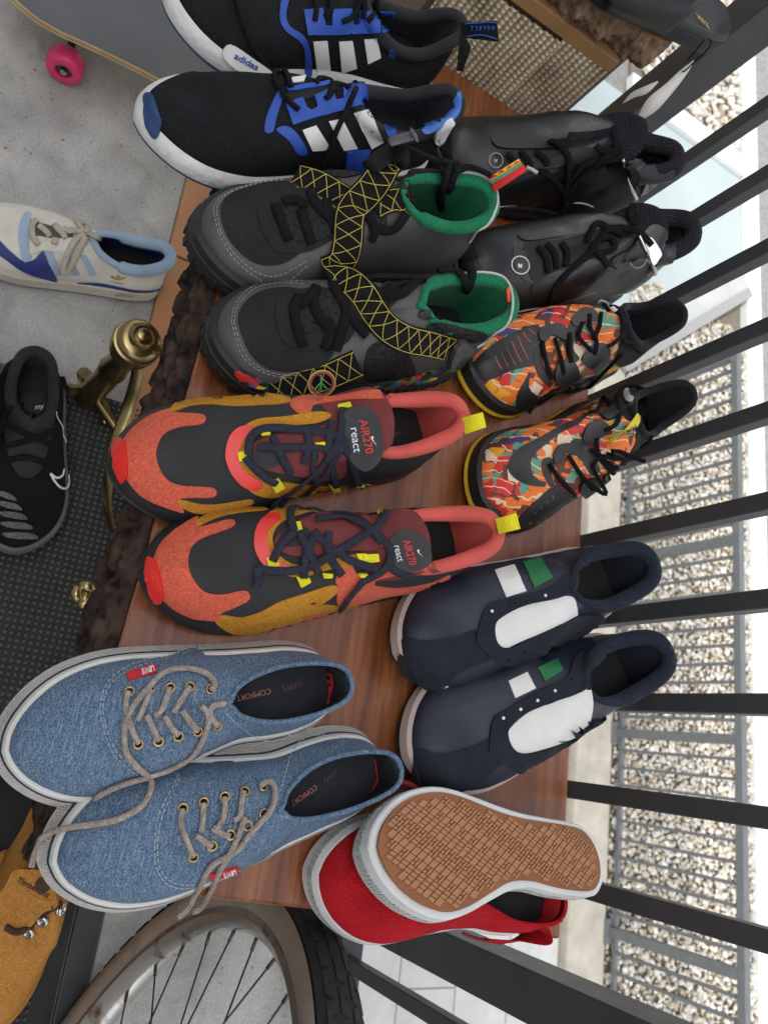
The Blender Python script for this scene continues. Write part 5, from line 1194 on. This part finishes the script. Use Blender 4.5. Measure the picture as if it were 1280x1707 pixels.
# lug lattice: rows parallel to the photo's slanting grooves
ux = redB.X; uy = redB.Y; A2 = math.radians(38); B2_ = math.radians(-27)
e1 = Vector((math.cos(A2), math.sin(A2))) * .0088; e2 = Vector((math.cos(B2_), math.sin(B2_))) * .0066
def lugmesh(kind):
    q = [(-.46, -.43), (.46, -.43), (.46, .43), (-.46, .43)]; vf = []
    def prism(pts, h0, h1):
        n = len(pts); w = [e1 * a + e2 * b for a, b in pts]
        V = [redB.X * v.x + redB.Y * v.y + nrm * h0 for v in w] + [redB.X * v.x * .97 + redB.Y * v.y * .97 + nrm * h1 for v in w]
        return V, [tuple(range(n, 2 * n))] + [(i, (i + 1) % n, (i + 1) % n + n, i + n) for i in range(n)]
    if kind == 0: vf = [prism(q, 0, .0016)]
    elif kind == 1: vf = [prism([(-.46, -.43), (-.06, -.43), (-.06, .43), (-.46, .43)], 0, .0016), prism([(.06, -.43), (.46, -.43), (.46, .43), (.06, .43)], 0, .0016)]
    else: vf = [prism([(-.46, -.43), (.46, -.43), (.46, -.1), (-.46, -.1)], 0, .0016), prism([(-.46, .08), (-.1, .08), (-.1, .43), (-.46, .43)], 0, .0016), prism([(.1, .08), (.46, .08), (.46, .43), (.1, .43)], 0, .0016)]
    V, F = merge(*vf); me = bpy.data.meshes.new('lug'); me.from_pydata([tuple(v) for v in V], [], F); me.materials.append(m_gum); me.update(); return me
lugs = [lugmesh(k) for k in range(3)]; cand = []
for i in range(-40, 60):
    for j in range(-60, 60):
        v = e1 * i + e2 * j; x, y = v.x + redB.L * .5, v.y
        if all(inpoly(x + e1.x * a + e2.x * b, y + e1.y * a + e2.y * b, P2) for a, b in ((-.46, -.43), (.46, -.43), (.46, .43), (-.46, .43), (0, 0))): cand.append((x, y, (i * 2 + j * 3 + (i * j) % 2) % 3))
base = redB.root.location; rest = []
for n_, (x, y, k) in enumerate(sorted(cand, key=lambda q: -q[0])):
    if n_ < 300:
        o = bpy.data.objects.new('tread_lug', lugs[k]); C.objects.link(o); o.parent = redB.root; o.location = redB.P(x, y, 0) + nrm * .0012 - base
    else: rest.append(([v.co + redB.P(x, y, 0) + nrm * .0012 for v in lugs[k].vertices], [tuple(f.vertices) for f in lugs[k].polygons]))
if rest: stuff(obj('tread_lugs', *merge(*rest), m_gum, redB.root, smooth=False))
print('lugs', len(cand))
# crumpled heel cloth of the lower red shoe and loose lace
def cloth(u, v):
    p = W(*((860 + 60 * u) if v < 2 else 0, 0), 0) if False else None
redA.extra = [tabsurf, redB]
def fold(pts, h, nm, mt, parent, zlift=.0):
    """standing folded canvas: a wall along photo points on the table"""
    P = [W(x, y, T + z) for x, y, z in cr(pts, 6)]; n = len(P); V = []
    for k, p in enumerate(P):
        q = h[0] + (h[1] - h[0]) * k / (n - 1) + .003 * math.sin(k * .55)
        for t in (0, .3, .6, 1): V.append(p + Vector((.004 * math.sin(t * 3 + k * .3), .003 * math.cos(k * .35 + t), q * t)))
    F = [(i * 4 + j, i * 4 + 4 + j, i * 4 + 5 + j, i * 4 + 1 + j) for i in range(n - 1) for j in range(3)]
    o = obj(nm, V, F, mt, parent); md = o.modifiers.new('s', 'SOLIDIFY'); md.thickness = .0016; m2 = o.modifiers.new('u', 'SUBSURF'); m2.levels = m2.render_levels = 2; return o
fold([(800, 1560, 0), (838, 1568, 0), (868, 1562, 0), (880, 1540, .005), (866, 1520, .01)], (.012, .045), 'crushed_heel', m_redc, redA.root)
rnd = random.Random(5); vf = []
for k in range(26):
    p = W(915 + rnd.uniform(-8, 10), 1520 + rnd.uniform(-18, 20), T + rnd.uniform(.01, .05)); vf.append(sweep_vf([p, p + Vector((rnd.uniform(-.004, .006), rnd.uniform(-.002, .006), rnd.uniform(-.004, .004))), p + Vector((rnd.uniform(-.006, .009), rnd.uniform(0, .01), rnd.uniform(-.006, .004)))], .0004, 4))
stuff(obj('loose_threads', *merge(*vf), m_redc, redA.root))
m_rlace = mat('dark_red_lace', (.22, .01, .015), .8)
tube('lace', [W(x, y, T + z) for x, y, z in cr([(665, 1302, .03), (690, 1310, .035), (705, 1330, .03), (720, 1345, .02)], 6)], .0022, m_rlace, redA.root)
tube('lace', [W(x, y, T + z) for x, y, z in cr([(650, 1310, .03), (672, 1305, .04), (700, 1318, .03)], 6)], .0022, m_rlace, redA.root)
tube('lace', [W(x, y, T + z) for x, y, z in cr([(772, 1556, .003), (800, 1566, -.004), (840, 1570, -.003), (866, 1566, .004)], 6)], .0016, m_rlace, redA.root)
# ------------------------------------------------ shoes on the floor
FOR = [(.0, 0, .082), (.006, .06, .082), (.025, .13, .081), (.06, .18, .076), (.13, .22, .066), (.22, .23, .064), (.30, .20, .070), (.36, .13, .078), (.41, 0, .084), (.52, 0, .080), (.63, 0, .069), (.72, 0, .060), (.79, 0, .053), (.85, 0, .045), (.885, 0, .039), (.90, 0, .036)]
m_cream = mat('cream_leather', (.68, .65, .56), .5, .1, 20, .2, 250, kind='leather', dirt=.15)
m_sky = mat('pale_blue_suede', (.33, .44, .55), .85, .12, 30, .4, 300)
m_dblue = mat('deep_blue_leather', (.022, .035, .19), .5, .12, 30, .2, 250)
m_clace = mat('cream_lace', (.58, .52, .42), .85, .15, 150, .6, 350, kind='weave')
s = forum = mk('court_sneaker', 'cream and blue court sneaker with three pale stripes on the concrete floor', None, toe=(-78, 378), heel=(284, 432), z=.001, width=.106, foot=-1, top=FOR, toez=.025, heelz=.078, z0=(.03, .024), spring=.006, box=.8)
s.band('outsole', [(-.002, 0), (.003, .001), (.0045, .004), (.003, .005)], m_dblue); s.band('midsole', [(.001, .005), (.005, .006), (.004, s.zt(-.002)), (.0005, s.zt(.001)), (-.004, s.zt(0))], mat('cream_rubber', (.58, .54, .44), .55, .08, 30, .1, 100, dirt=.2))
s.upper(m_cream); s.lining(m_dblue, m_dark); s.collar(m_sky, .008, rf=lambda x: .009 if x < .25 else .005); s.K = (0, 330, 4.2667)
s.patch('toe_overlay', [(-60, 240), (0, 300), (80, 380), (170, 450), (240, 440), (290, 390), (320, 385), (350, 470), (410, 590), (300, 570), (180, 530), (60, 450), (-60, 350)], m_dblue, off=.0008, step=22)
s.patch('strap_base', [(175, 115), (230, 115), (215, 200), (212, 380), (230, 420), (200, 452), (165, 440), (140, 340), (135, 220)], m_sky, off=.001, step=20)
s.patch('eyestay', [(230, 130), (330, 160), (480, 200), (520, 230), (420, 215), (300, 185), (240, 170)], m_cream, off=.002, th=.002)
s.patch('eyestay', [(240, 280), (400, 295), (520, 290), (600, 330), (620, 380), (480, 385), (310, 375), (270, 390), (225, 375)], m_cream, off=.002, th=.002)
s.patch('throat', [(240, 180), (330, 185), (470, 225), (520, 260), (500, 295), (380, 285), (250, 275)], mat('throat_brown', (.12, .10, .085), .8), off=.0008)
for q in ([(320, 385), (372, 385), (445, 545), (395, 550)], [(470, 400), (500, 400), (570, 545), (520, 548)], [(570, 410), (615, 410), (690, 545), (640, 550)]): s.patch('side_stripe', q, m_sky, off=.0012, sharp=True, step=20)
s.patch('midsole_stripe', [(550, 605), (700, 605), (820, 625), (960, 655), (1100, 655), (1165, 625), (1140, 655), (1060, 672), (940, 668), (780, 635), (640, 615)], m_dblue, off=.001, step=20)
m_gold = mat('gold_print', (.38, .27, .08), .45, .1, 30, 0, 100)
for q in ([(840, 585), (830, 555), (842, 545), (856, 556), (848, 585)], [(832, 582), (795, 570), (790, 552), (815, 556), (838, 578)], [(852, 582), (890, 572), (896, 566), (870, 562), (850, 576)], [(780, 588), (830, 598), (880, 608), (830, 603)]): s.patch('leaf_emblem', q, m_gold, off=.001, th=.0006, step=10)
for p in ([(270, 160), (235, 200), (240, 280), (280, 335)], [(280, 200), (330, 240), (360, 280)], [(390, 190), (430, 240), (470, 290)], [(400, 290), (390, 330)], [(600, 250), (540, 160), (560, 135), (600, 150), (625, 220), (605, 255)], [(600, 260), (540, 300), (480, 400), (450, 510), (475, 525), (520, 450), (570, 350), (610, 280)], [(610, 255), (660, 270), (720, 290)], [(590, 250), (530, 235), (490, 240), (450, 220)]): s.lace(p, .0042, m_clace, .007, .4)
s.text('sole_lettering', 'adidas', (820, 690), (55, 6), (-6, -26), mat('sole_emboss', (.42, .38, .30), .6), off=.0012)
m_nk = mat('black_runner_knit', (.006, .006, .0065), .85, .15, 30, .7, 300, kind='mesh')
def nike(label, toe, heel, foot):
    s = mk('running_shoe', label, 'pair of black runners on the mat', toe=toe, heel=heel, z=.0115, width=.112, foot=foot, top=FOR, toez=.028, heelz=.08, z0=(.032, .024), spring=.012)
    s.band('outsole', [(-.004, 0), (.003, .001), (.005, .006), (.003, .008)], m_osb); s.band('midsole', [(.001, .008), (.0075, .012), (.005, s.zt(-.003)), (.0005, s.zt(.0)), (-.004, s.zt(0))], mat('grey_midsole', (.10, .10, .10), .6, .2, 20))
    s.upper(m_nk); s.lining(m_bsuede, m_dark); s.collar(m_bsuede, .007); s.K = (0, 480, 2.8455); return s
s = nikA = nike('black runner with a white outlined check mark, standing on the nubbed mat', (30, 915), (62, 586), -1)
m_wo = mat('white_outline', (.78, .78, .77), .5)
s.lace([(240, 880), (262, 920), (290, 948), (318, 948), (328, 915), (326, 885)], .0016, m_wo, .002, .6, 'check_outline'); s.lace([(240, 880), (268, 900), (295, 890), (303, 858)], .0016, m_wo, .002, .6, 'check_outline'); s.lace([(316, 590), (318, 660), (312, 735)], .0012, m_wo, .002, .6, 'reflective_line')
for k in range(5): s.patch('vent_bar', [(-20 + k * 10, 960 + k * 50), (50 + k * 24, 975 + k * 47), (80 + k * 24, 1010 + k * 45), (0 + k * 12, 985 + k * 50)], mat('grey_vent', (.13, .13, .125), .7, .3, 200, .6, 400, kind='mesh'), off=.0008, step=14)
s.patch('tongue', [(60, 540), (150, 500), (240, 520), (250, 640), (200, 850), (120, 900), (60, 840), (30, 680)], mat('tongue_black', (.008, .008, .009), .7), off=.002, step=18)
for p in ([(20, 640), (120, 690), (240, 740)], [(40, 750), (140, 720), (250, 680)], [(30, 820), (120, 800), (220, 830)], [(300, 470), (318, 430), (330, 408)], [(60, 560), (30, 620), (10, 700)]): s.lace(p, .004, m_blk, .005, .5)
s.text('tongue_lettering', 'my', (165, 580), (34, -4), (4, -34), m_wo, off=.004)
nikB = nike('black runner at the picture edge, only its heel in view', (-95, 890), (-48, 566), 1)
# tan work boot
m_tan = mat('tan_nubuck', (.46, .205, .045), .9, .15, 14, .4, 300, kind='suede', dirt=.12)
TIM = [(.0, 0, .150), (.004, .08, .150), (.018, .15, .149), (.05, .20, .148), (.11, .25, .147), (.18, .26, .148), (.25, .24, .150), (.31, .15, .152), (.34, 0, .153), (.44, 0, .130), (.57, 0, .100), (.69, 0, .082), (.78, 0, .072), (.85, 0, .060), (.89, 0, .050), (.905, 0, .045)]
s = tim = mk('work_boot', 'tan nubuck lace-up work boot on the mat below the denim sneaker', None, cat='boot', toe=(-60, 1745), heel=(82, 1462), z=.0115, width=.108, foot=-1, top=TIM, toez=.03, heelz=.14, z0=(.034, .03), spring=.006, box=.9, Lmax=.29)
s.band('outsole', [(-.002, 0), (.005, .001), (.007, .006), (.007, .02), (.004, .022)], mat('brown_lug_sole', (.12, .06, .03), .7)); s.band('welt', [(.003, .0215), (.0065, .022), (.005, s.zt(-.002)), (-.003, s.zt(0))], m_tan)
s.upper(m_tan); s.lining(m_tan, m_dark); s.collar(mat('brown_collar', (.07, .035, .02), .7), .006); s.K = (0, 1280, 4.0)
tq = [(110, 680), (200, 668), (330, 700), (400, 900), (300, 960), (200, 1070), (110, 1090), (30, 1020), (0, 880), (60, 770)]
s.lp = s.plane(tq); s.patch('tongue', tq, m_tan, off=.006, th=.004, step=24, add=True, flat=s.lp)
s.text('tongue_lettering', 'Timberland', (132, 748), (44, 24), (28, -48), mat('brown_print', (.05, .022, .012), .7), off=.0085, flat=s.lp, bold=.015)
s.disc(292, 780, .0085, mat('brown_print', (.07, .035, .02), .7), 'tree_emblem', .002)
s.lace([(400, 905), (300, 970), (200, 1065), (110, 1095), (40, 1060)], .0035, mat('boot_seam', (.05, .025, .012), .8), .002, .5, 'eyestay_edge')
for x, y in ((395, 942), (298, 1005), (208, 1085)): s.ring(x, y, .005, .0025, m_sil, 'hook', .004); s.lace([(x - 24, y + 14), (x + 12, y - 6)], .004, m_sil, .003, .5, 'hook_base')
s.stitch([(95, 735), (150, 800), (230, 860), (320, 885), (380, 885)], mat('tan_thread', (.6, .35, .12), .8), r=.0006)
s.stitch([(20, 1075), (60, 1100), (110, 1100), (150, 1130)], mat('tan_thread', (.6, .35, .12), .8), r=.0006)
# fleece-trimmed slipper
m_fleece = mat('cream_fleece', (.62, .57, .46), 1, .15, 60, 1.0, 160, kind='suede', sheen=.4)
s = slip = mk('fleece_slipper', 'black slipper with cream fleece trim at the picture edge', None, cat='slipper', toe=(-190, 1392), heel=(46, 1352), z=.0115, width=.105, foot=1, top=FOR, toez=.025, heelz=.07, z0=(.02, .018), spring=.006, Lmax=.27)
s.band('outsole', [(-.002, 0), (.003, .001), (.004, .012), (.001, s.zt(0))], m_osb); s.upper(mat('black_felt', (.012, .012, .013), .95)); s.lining(m_fleece, m_dark); s.collar(m_fleece, .012)
# ------------------------------------------------ jute box, burl slab, slide sandal
JX, JY, JT = -.855, .541, T + .107
jb = thing('jute_box', 'box faced with coarse woven jute, standing left of the table', 'box', (JX - .18, .25, 0))
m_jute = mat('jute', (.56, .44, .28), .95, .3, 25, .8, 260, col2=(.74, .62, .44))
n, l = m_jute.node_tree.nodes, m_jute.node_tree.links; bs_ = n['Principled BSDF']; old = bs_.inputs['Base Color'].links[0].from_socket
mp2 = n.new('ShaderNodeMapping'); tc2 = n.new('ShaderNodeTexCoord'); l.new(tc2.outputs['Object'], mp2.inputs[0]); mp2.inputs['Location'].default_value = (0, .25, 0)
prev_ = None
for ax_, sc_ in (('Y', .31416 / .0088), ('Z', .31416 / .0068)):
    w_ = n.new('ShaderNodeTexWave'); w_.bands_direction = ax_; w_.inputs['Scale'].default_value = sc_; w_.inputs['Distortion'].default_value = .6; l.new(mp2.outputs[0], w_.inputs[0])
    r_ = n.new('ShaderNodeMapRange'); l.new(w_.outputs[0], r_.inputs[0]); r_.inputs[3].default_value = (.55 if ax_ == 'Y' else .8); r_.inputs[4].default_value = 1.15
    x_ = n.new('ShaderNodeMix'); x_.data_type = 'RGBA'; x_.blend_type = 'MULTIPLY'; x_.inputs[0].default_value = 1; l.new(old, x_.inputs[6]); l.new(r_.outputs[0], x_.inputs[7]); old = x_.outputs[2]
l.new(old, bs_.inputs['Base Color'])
def jute(u, v, y0, y1, dx):
    y = y0 + (y1 - y0) * u; z = .05 + (JT - .05) * v
    row = (y / .0088); k = math.floor(row); f = row - k
    bead = abs(math.sin(PI * (z / .0068 + .5 * (k % 2))))
    h = .0046 * math.sin(PI * f) ** .8 * (.3 + .7 * bead ** .7) + .0008 * noise.noise(Vector((y * 300, z * 300, 0)))
    return (JX + dx + h + .004 * noise.noise(Vector((y * 9, z * 9, 4))), y, z)
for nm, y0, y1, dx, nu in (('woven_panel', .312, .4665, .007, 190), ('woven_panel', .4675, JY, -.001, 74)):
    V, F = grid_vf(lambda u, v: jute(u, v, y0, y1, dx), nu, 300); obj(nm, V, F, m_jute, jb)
box('box_body', JX - .36, JX - .008, .31, JY - .002, .0, JT - .002, mat('box_core', (.16, .11, .07), .9), jb)
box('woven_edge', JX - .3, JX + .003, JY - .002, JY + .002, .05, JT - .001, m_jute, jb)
m_mdf = mat('brown_board', (.30, .16, .06), .7, .15, 20, .2, 150)
box('top_board', JX - .37, JX + .004, .30, JY + .003, JT, JT + .018, m_mdf, jb, .001)
bs = thing('burl_slab', 'rough barked burl slab lying on the jute box', 'slab', (JX - .12, .3, JT + .018))
BZ0, BZ1 = JT + .0185, JT + .058
def burl_edge(u, v):
    y = .31 + (.605 - .31) * u
    wob = .014 * noise.noise(Vector((y * 14, 0, 7))) + .006 * noise.noise(Vector((y * 45, 1, 2)))
    end = max(0, (y - .56) / .045); x = JX + .004 + wob - .05 * end ** 2
    rg = noise.fractal(Vector((y * 55, v * 2.2 + y * 12, 3)), 1, 2, 4); r2 = noise.noise(Vector((y * 170, v * 6, 1)))
    x += (.010 * rg + .004 * r2) * (1 - .3 * v) + .010 * math.sin(PI * v)
    return (x - .012, y, BZ0 + (BZ1 - BZ0) * v + .003 * rg * v)
Vb, Fb = grid_vf(burl_edge, 380, 22); m_bark2 = mat('burl_bark', (.11, .065, .038), .85, .6, 40, 1.0, 150, col2=(.34, .21, .12))
obj('bark', Vb, Fb, m_bark2, bs)
topv = [Vb[i * 23 + 22] for i in range(381)]; topf = []
Vt = []; 
for p in topv: Vt += [p, (p[0] - .03, p[1], BZ1 + .001), (JX - .34, p[1], BZ1 + .002)]
Ft = [(i * 3 + j, i * 3 + 3 + j, i * 3 + 4 + j, i * 3 + 1 + j) for i in range(380) for j in range(2)]
m_burl = mat('burl_top', (.30, .15, .06), .8, .4, 30, .8, 200, col2=(.42, .23, .10)); obj('slab_top', Vt, Ft, m_burl, bs)
endv = [Vb[380 * 23 + k] for k in range(23)]; Ve = []
for p in endv: Ve += [p, (JX - .34, p[1] + .01 * math.sin(p[2] * 300), p[2])]
obj('slab_end', Ve, [(2 * k, 2 * k + 2, 2 * k + 3, 2 * k + 1) for k in range(22)], m_bark2, bs)
# slide sandal
SZ = BZ1 + .003
m_slb = mat('black_slide_leather', (.010, .010, .011), .33, .1, 20, .15, 300); m_foot = mat('slate_footbed', (.022, .023, .025), .45, .1, 30, .15, 250)
s = sli = mk('slide_sandal', 'black leather slide sandal with paper tags on the burl slab', None, cat='sandal', toe=(925, -98), heel=(1208, 40), z=SZ, width=.097, foot=-1, top=LOW, toez=.012, heelz=.025, z0=(.030, .022), spring=.004)
s.band('outsole', [(-.003, 0), (.0, .001), (.002, .006), (.0015, .012), (.003, .0125), (.0035, s.zt(-.008)), (.002, s.zt(-.007))], m_osb)
s.band('footbed', [(.0, s.zt(-.007)), (.0015, s.zt(-.0065)), (.0005, s.zt(-.002)), (-.003, s.zt(0)), (-.009, s.zt(-.002))], m_foot)
def strap_f(u, v):
    xf = .42 + .36 * u + .05 * math.sin(PI * v) * (1 if u > .5 else -1) * abs(u - .5) * 2; a = PI * v; w = .054 + .004 * u
    return s.P(xf * s.L, -w * math.cos(a) * (1.0 if abs(math.cos(a)) > .3 else 1), s.zb(xf) - .010 + (.062 - .016 * u) * math.sin(a) ** .75)
V, F = grid_vf(strap_f, 16, 24); o = obj('strap', V, F, m_slb, s.root); md = o.modifiers.new('s', 'SOLIDIFY'); md.thickness = .003; s.add(V, F)
s.K = (1080, 0, 6.4)
s.text('footbed_lettering', 'ZARA', (632, 262), (-58, -52), (18, 78), mat('gold_foil', (.65, .5, .2), .35, metal=.8), off=.001, sp=.8, bold=.02)
m_paper = mat('white_paper', (.85, .84, .80), .8, .04, 8, .05, 100)
hang = CAM + ray(1180, 72) * ((W(1180, 72, SZ + .03) - CAM).length)
def paper(nm, pts, parent=None):
    dd = (hang - CAM).length + .01; q = cr(pts, 5); n = len(q); V = []
    for k, (x0, y0, x1, y1) in enumerate(q):
        for x, y in ((x0, y0), (x1, y1)):
            V.append(CAM + ray(740 + x / 2.3704, y / 2.3704) * (dd + .025 * k / n))
    o = obj(nm, V, [(2 * k, 2 * k + 2, 2 * k + 3, 2 * k + 1) for k in range(n - 1)], m_paper, s.root); md = o.modifiers.new('s', 'SOLIDIFY'); md.thickness = .0004; return o
paper('paper_tag', [(985, 238, 986, 245), (935, 275, 958, 292), (870, 335, 905, 362), (800, 395, 835, 440), (752, 485, 762, 482)])
paper('paper_tag', [(842, 320, 845, 326), (790, 342, 800, 370), (740, 366, 752, 385), (704, 408, 708, 408)])
tube('tag_string', [CAM + ray(1080 + x / 6.4, y / 6.4) * ((hang - CAM).length - .005 + e) for x, y, e in cr([(600, 420, 0), (540, 500, 0), (470, 580, .006), (420, 640, .01)], 5)], .0009, m_blk, s.root)
tube('tag_string', [CAM + ray(1080 + x / 6.4, y / 6.4) * ((hang - CAM).length - .005 + e) for x, y, e in cr([(640, 420, 0), (672, 450, 0), (620, 540, .004), (490, 660, .01), (400, 750, .015), (360, 765, .018)], 5)], .0009, m_blk, s.root)
# ------------------------------------------------ skateboard
sk = thing('skateboard', 'skateboard with grey deck and pink wheels on the concrete floor', 'skateboard', W(150, 40, 0))
DZ = .098
edge = [(-30, -52, .03), (5, -22, .014), (25, -4, .006), (52, 20, .001), (75, 36, 0), (105, 53, 0), (130, 64, 0), (165, 80, 0), (200, 97, 0), (240, 117, 0), (285, 141, 0), (340, 168, 0), (400, 196, 0)]
E3 = [W(x, y, DZ + dz) for x, y, dz in cr(edge, 4)]
dirn = (E3[-1] - E3[8]); dirn.z = 0; dirn.normalize(); pr = Vector((-dirn.y, dirn.x, 0)); pr = pr if pr.dot(W(200, -100, DZ) - W(200, 97, DZ)) > 0 else -pr
m_grip = mat('grip_tape', (.115, .118, .12), .85, .12, 9, .5, 500, dirt=.15); m_ply = mat('maple_ply', (.52, .36, .19), .6, .2, 30, .2, 200)
n = len(E3); Vg = []; Fg = []; nw = 10
for p in E3:
    for k in range(nw + 1): Vg.append(p + pr * (.205 * k / nw) + Vector((0, 0, .0004)))
for i in range(n - 1):
    for k in range(nw): a = i * (nw + 1) + k; Fg.append((a, a + 1, a + nw + 2, a + nw + 1))
obj('deck_grip', Vg, Fg, m_grip, sk)
for q in range(3):
    z0, z1 = -.0006 - q * .0033, -.0006 - (q + 1) * .0033 + .0004
    Vp = []
    for p in E3: Vp += [p - pr * .0012 + Vector((0, 0, z0)), p - pr * .0012 + Vector((0, 0, z1)), p + pr * .206 + Vector((0, 0, z1)), p + pr * .206 + Vector((0, 0, z0))]
    Fp = [(i * 4 + j, i * 4 + (j + 1) % 4, i * 4 + 4 + (j + 1) % 4, i * 4 + 4 + j) for i in range(n - 1) for j in range(4)]
    obj('deck_ply', Vp, Fp, mat('maple_ply_%d' % q, ((.55, .40, .22), (.36, .22, .11), (.55, .40, .22))[q], .6, .2, 30, .2, 200), sk, smooth=False)
m_pinkw = mat('pink_urethane', (.72, .045, .16), .4, .08, 30, .05, 100)
wc = W(110, 107, .027)
for off, px in ((0, 0), (.17, 0)):
    c = wc + pr * off; ax = -pr if off == 0 else pr
    wh = lathe('wheel', [(.009, -.016), (.018, -.0165), (.0245, -.014), (.027, -.010), (.027, .010), (.0245, .0145), (.019, .0165), (.013, .0155), (.0125, .010), (.004, .010)], c, ax, m_pinkw, sk, 32)
    lathe('bearing', [(.0118, .0085), (.0118, .0115), (.006, .012), (.0055, .010)], c, ax, mat('dark_steel', (.12, .12, .12), .35, metal=1), wh, 20)
    lathe('axle_nut', [(.0055, .010), (.0055, .0165), (.004, .018), (.002, .018)], c, ax, m_sil, wh, 6)
truckm = mat('truck_metal', (.05, .06, .08), .4, metal=.6)
tube('truck_axle', [wc + pr * .012, wc + pr * .16], .006, truckm, sk)
cc = wc + pr * .085; tube('truck_hanger', [cc + Vector((0, 0, .0)), cc + dirn * .02 + Vector((0, 0, .035)), cc + dirn * .03 + Vector((0, 0, .062))], [.016, .014, .02], truckm, sk, 10)
fl = bpy.data.objects['balcony_floor']; m_fleck = mat('pink_fleck', (.55, .10, .10), .7)
rnd = random.Random(2)
for x, y, r_ in ((176, 345, 8), (262, 492, 9), (315, 693, 7), (601, 720, 6), (30, 732, 8), (400, 940, 4), (858, 880, 4)):
    c = W(x / 2.977, y / 2.977, .0012); q = r_ * .00028
    V = [c + Vector((q * rnd.uniform(.7, 1.3) * math.cos(k * PI / 4), q * rnd.uniform(.7, 1.3) * math.sin(k * PI / 4), 0)) for k in range(8)]
    obj('paint_fleck', V, [tuple(range(8))], m_fleck, fl, smooth=False)
# ------------------------------------------------ bicycle wheel
BC = Vector((.437, .256, .334)); BN = Vector((-.402, -.9155, .012)).normalized()
bw_ = thing('bicycle_wheel', 'bicycle wheel with worn taupe sidewalls and rusty rim beside the table', 'wheel', (BC.x, BC.y, 0))
m_tyre = mat('tyre_rubber', (.022, .022, .023), .75, .2, 60, .3, 250); m_wall = mat('taupe_sidewall', (.31, .25, .20), .7, .15, 20, .2, 150, dirt=.2)
m_rim = mat('rusty_chrome', (.42, .39, .35), .3, .3, 40, .2, 120, metal=.9, dirt=.0)
n, l = m_rim.node_tree.nodes, m_rim.node_tree.links
t_ = n.new('ShaderNodeTexNoise'); t_.inputs['Scale'].default_value = 45; t_.inputs['Detail'].default_value = 8; l.new(n[m_rim['map']].outputs[0], t_.inputs[0]); r_ = n.new('ShaderNodeValToRGB'); r_.color_ramp.elements[0].position = .55; r_.color_ramp.elements[0].color = (.56, .54, .51, 1); r_.color_ramp.elements[1].position = .72; r_.color_ramp.elements[1].color = (.20, .12, .07, 1)
l.new(t_.outputs[0], r_.inputs[0]); l.new(r_.outputs[0], n['Principled BSDF'].inputs['Base Color'])
def ringlathe(name, prof, mt, n=120, sharp=40, closed=True):
    x = BN.orthogonal().normalized(); y = BN.cross(x); V = []; F = []; m_ = len(prof)
    for k in range(n):
        a = 2 * PI * k / n; rd = x * math.cos(a) + y * math.sin(a)
        for r, h in prof: V.append(BC + rd * r + BN * h)
    for k in range(n):
        for i in range(m_ if closed else m_ - 1): a, b = k * m_ + i, k * m_ + (i + 1) % m_; c = ((k + 1) % n) * m_; F.append((a, b, c + (i + 1) % m_, c + i))
    return obj(name, V, F, mt, bw_, sharp=sharp)
ringlathe('tyre', [(.309 + .0215 * math.cos(a), .0235 * math.sin(a)) for a in [math.radians(-75 + 150 * k / 14) for k in range(15)]] + [(.302, .018), (.302, -.018)], m_tyre)
ringlathe('sidewall', [(.313, .0242), (.305, .0252), (.296, .0235), (.288, .0175), (.288, -.0175), (.296, -.0235), (.305, -.0252), (.313, -.0242), (.305, -.02), (.305, .02)], m_wall)
ringlathe('rim', [(.290, .0172), (.288, .0182), (.281, .0178), (.276, .0125), (.2715, .006), (.2705, 0), (.2715, -.006), (.276, -.0125), (.281, -.0178), (.288, -.0182), (.290, -.0172)], m_rim)
x_ = BN.orthogonal().normalized(); y_ = BN.cross(x_); vf = []
for k in range(132):
    a = 2 * PI * k / 132; rd = x_ * math.cos(a) + y_ * math.sin(a); tg = y_ * math.cos(a) - x_ * math.sin(a)
    for j, h in enumerate((-.0165, -.006, .006, .0165)):
        c = BC + rd * (.309 + .0218 * math.cos(h / .0235) + .0002) + BN * h; no = (rd + BN * h * 35).normalized(); w = no.cross(tg)
        sk_ = (.003 if (j + k) % 2 else -.003)
        vf.append(([c + tg * (dx * .0068 + sk_ * dy) + w * dy * .0046 + no * dz for dz in (-.001, .0006) for dy in (-1, 1) for dx in (-1, 1)], box_vf(0, 1, 0, 1, 0, 1)[1]))
stuff(obj('tread_blocks', *merge(*vf), m_tyre, bw_, smooth=False))
m_spk = mat('spoke_steel', (.10, .09, .085), .4, .2, 60, 0, 100, metal=.8)
for k in range(32):
    a = 2 * PI * (k + .3) / 32; rd = x_ * math.cos(a) + y_ * math.sin(a); sd = 1 if k % 2 else -1; b = a + (1 if (k // 2) % 2 else -1) * 1.05; rh = x_ * math.cos(b) + y_ * math.sin(b)
    p0 = BC + rd * .2705; p1 = BC + rh * .026 + BN * (sd * .026)
    sp_ = tube('spoke', [p0, p1], .0011, m_spk, bw_, 6); dd = (p1 - p0).normalized(); tube('nipple', [p0 - dd * .002, p0 + dd * .012], .0021, m_spk, sp_, 6)
lathe('hub', [(.006, -.05), (.009, -.045), (.03, -.028), (.03, -.024), (.014, -.02), (.013, .02), (.03, .024), (.03, .028), (.009, .045), (.006, .05)], BC, BN, m_sil, bw_, 20)
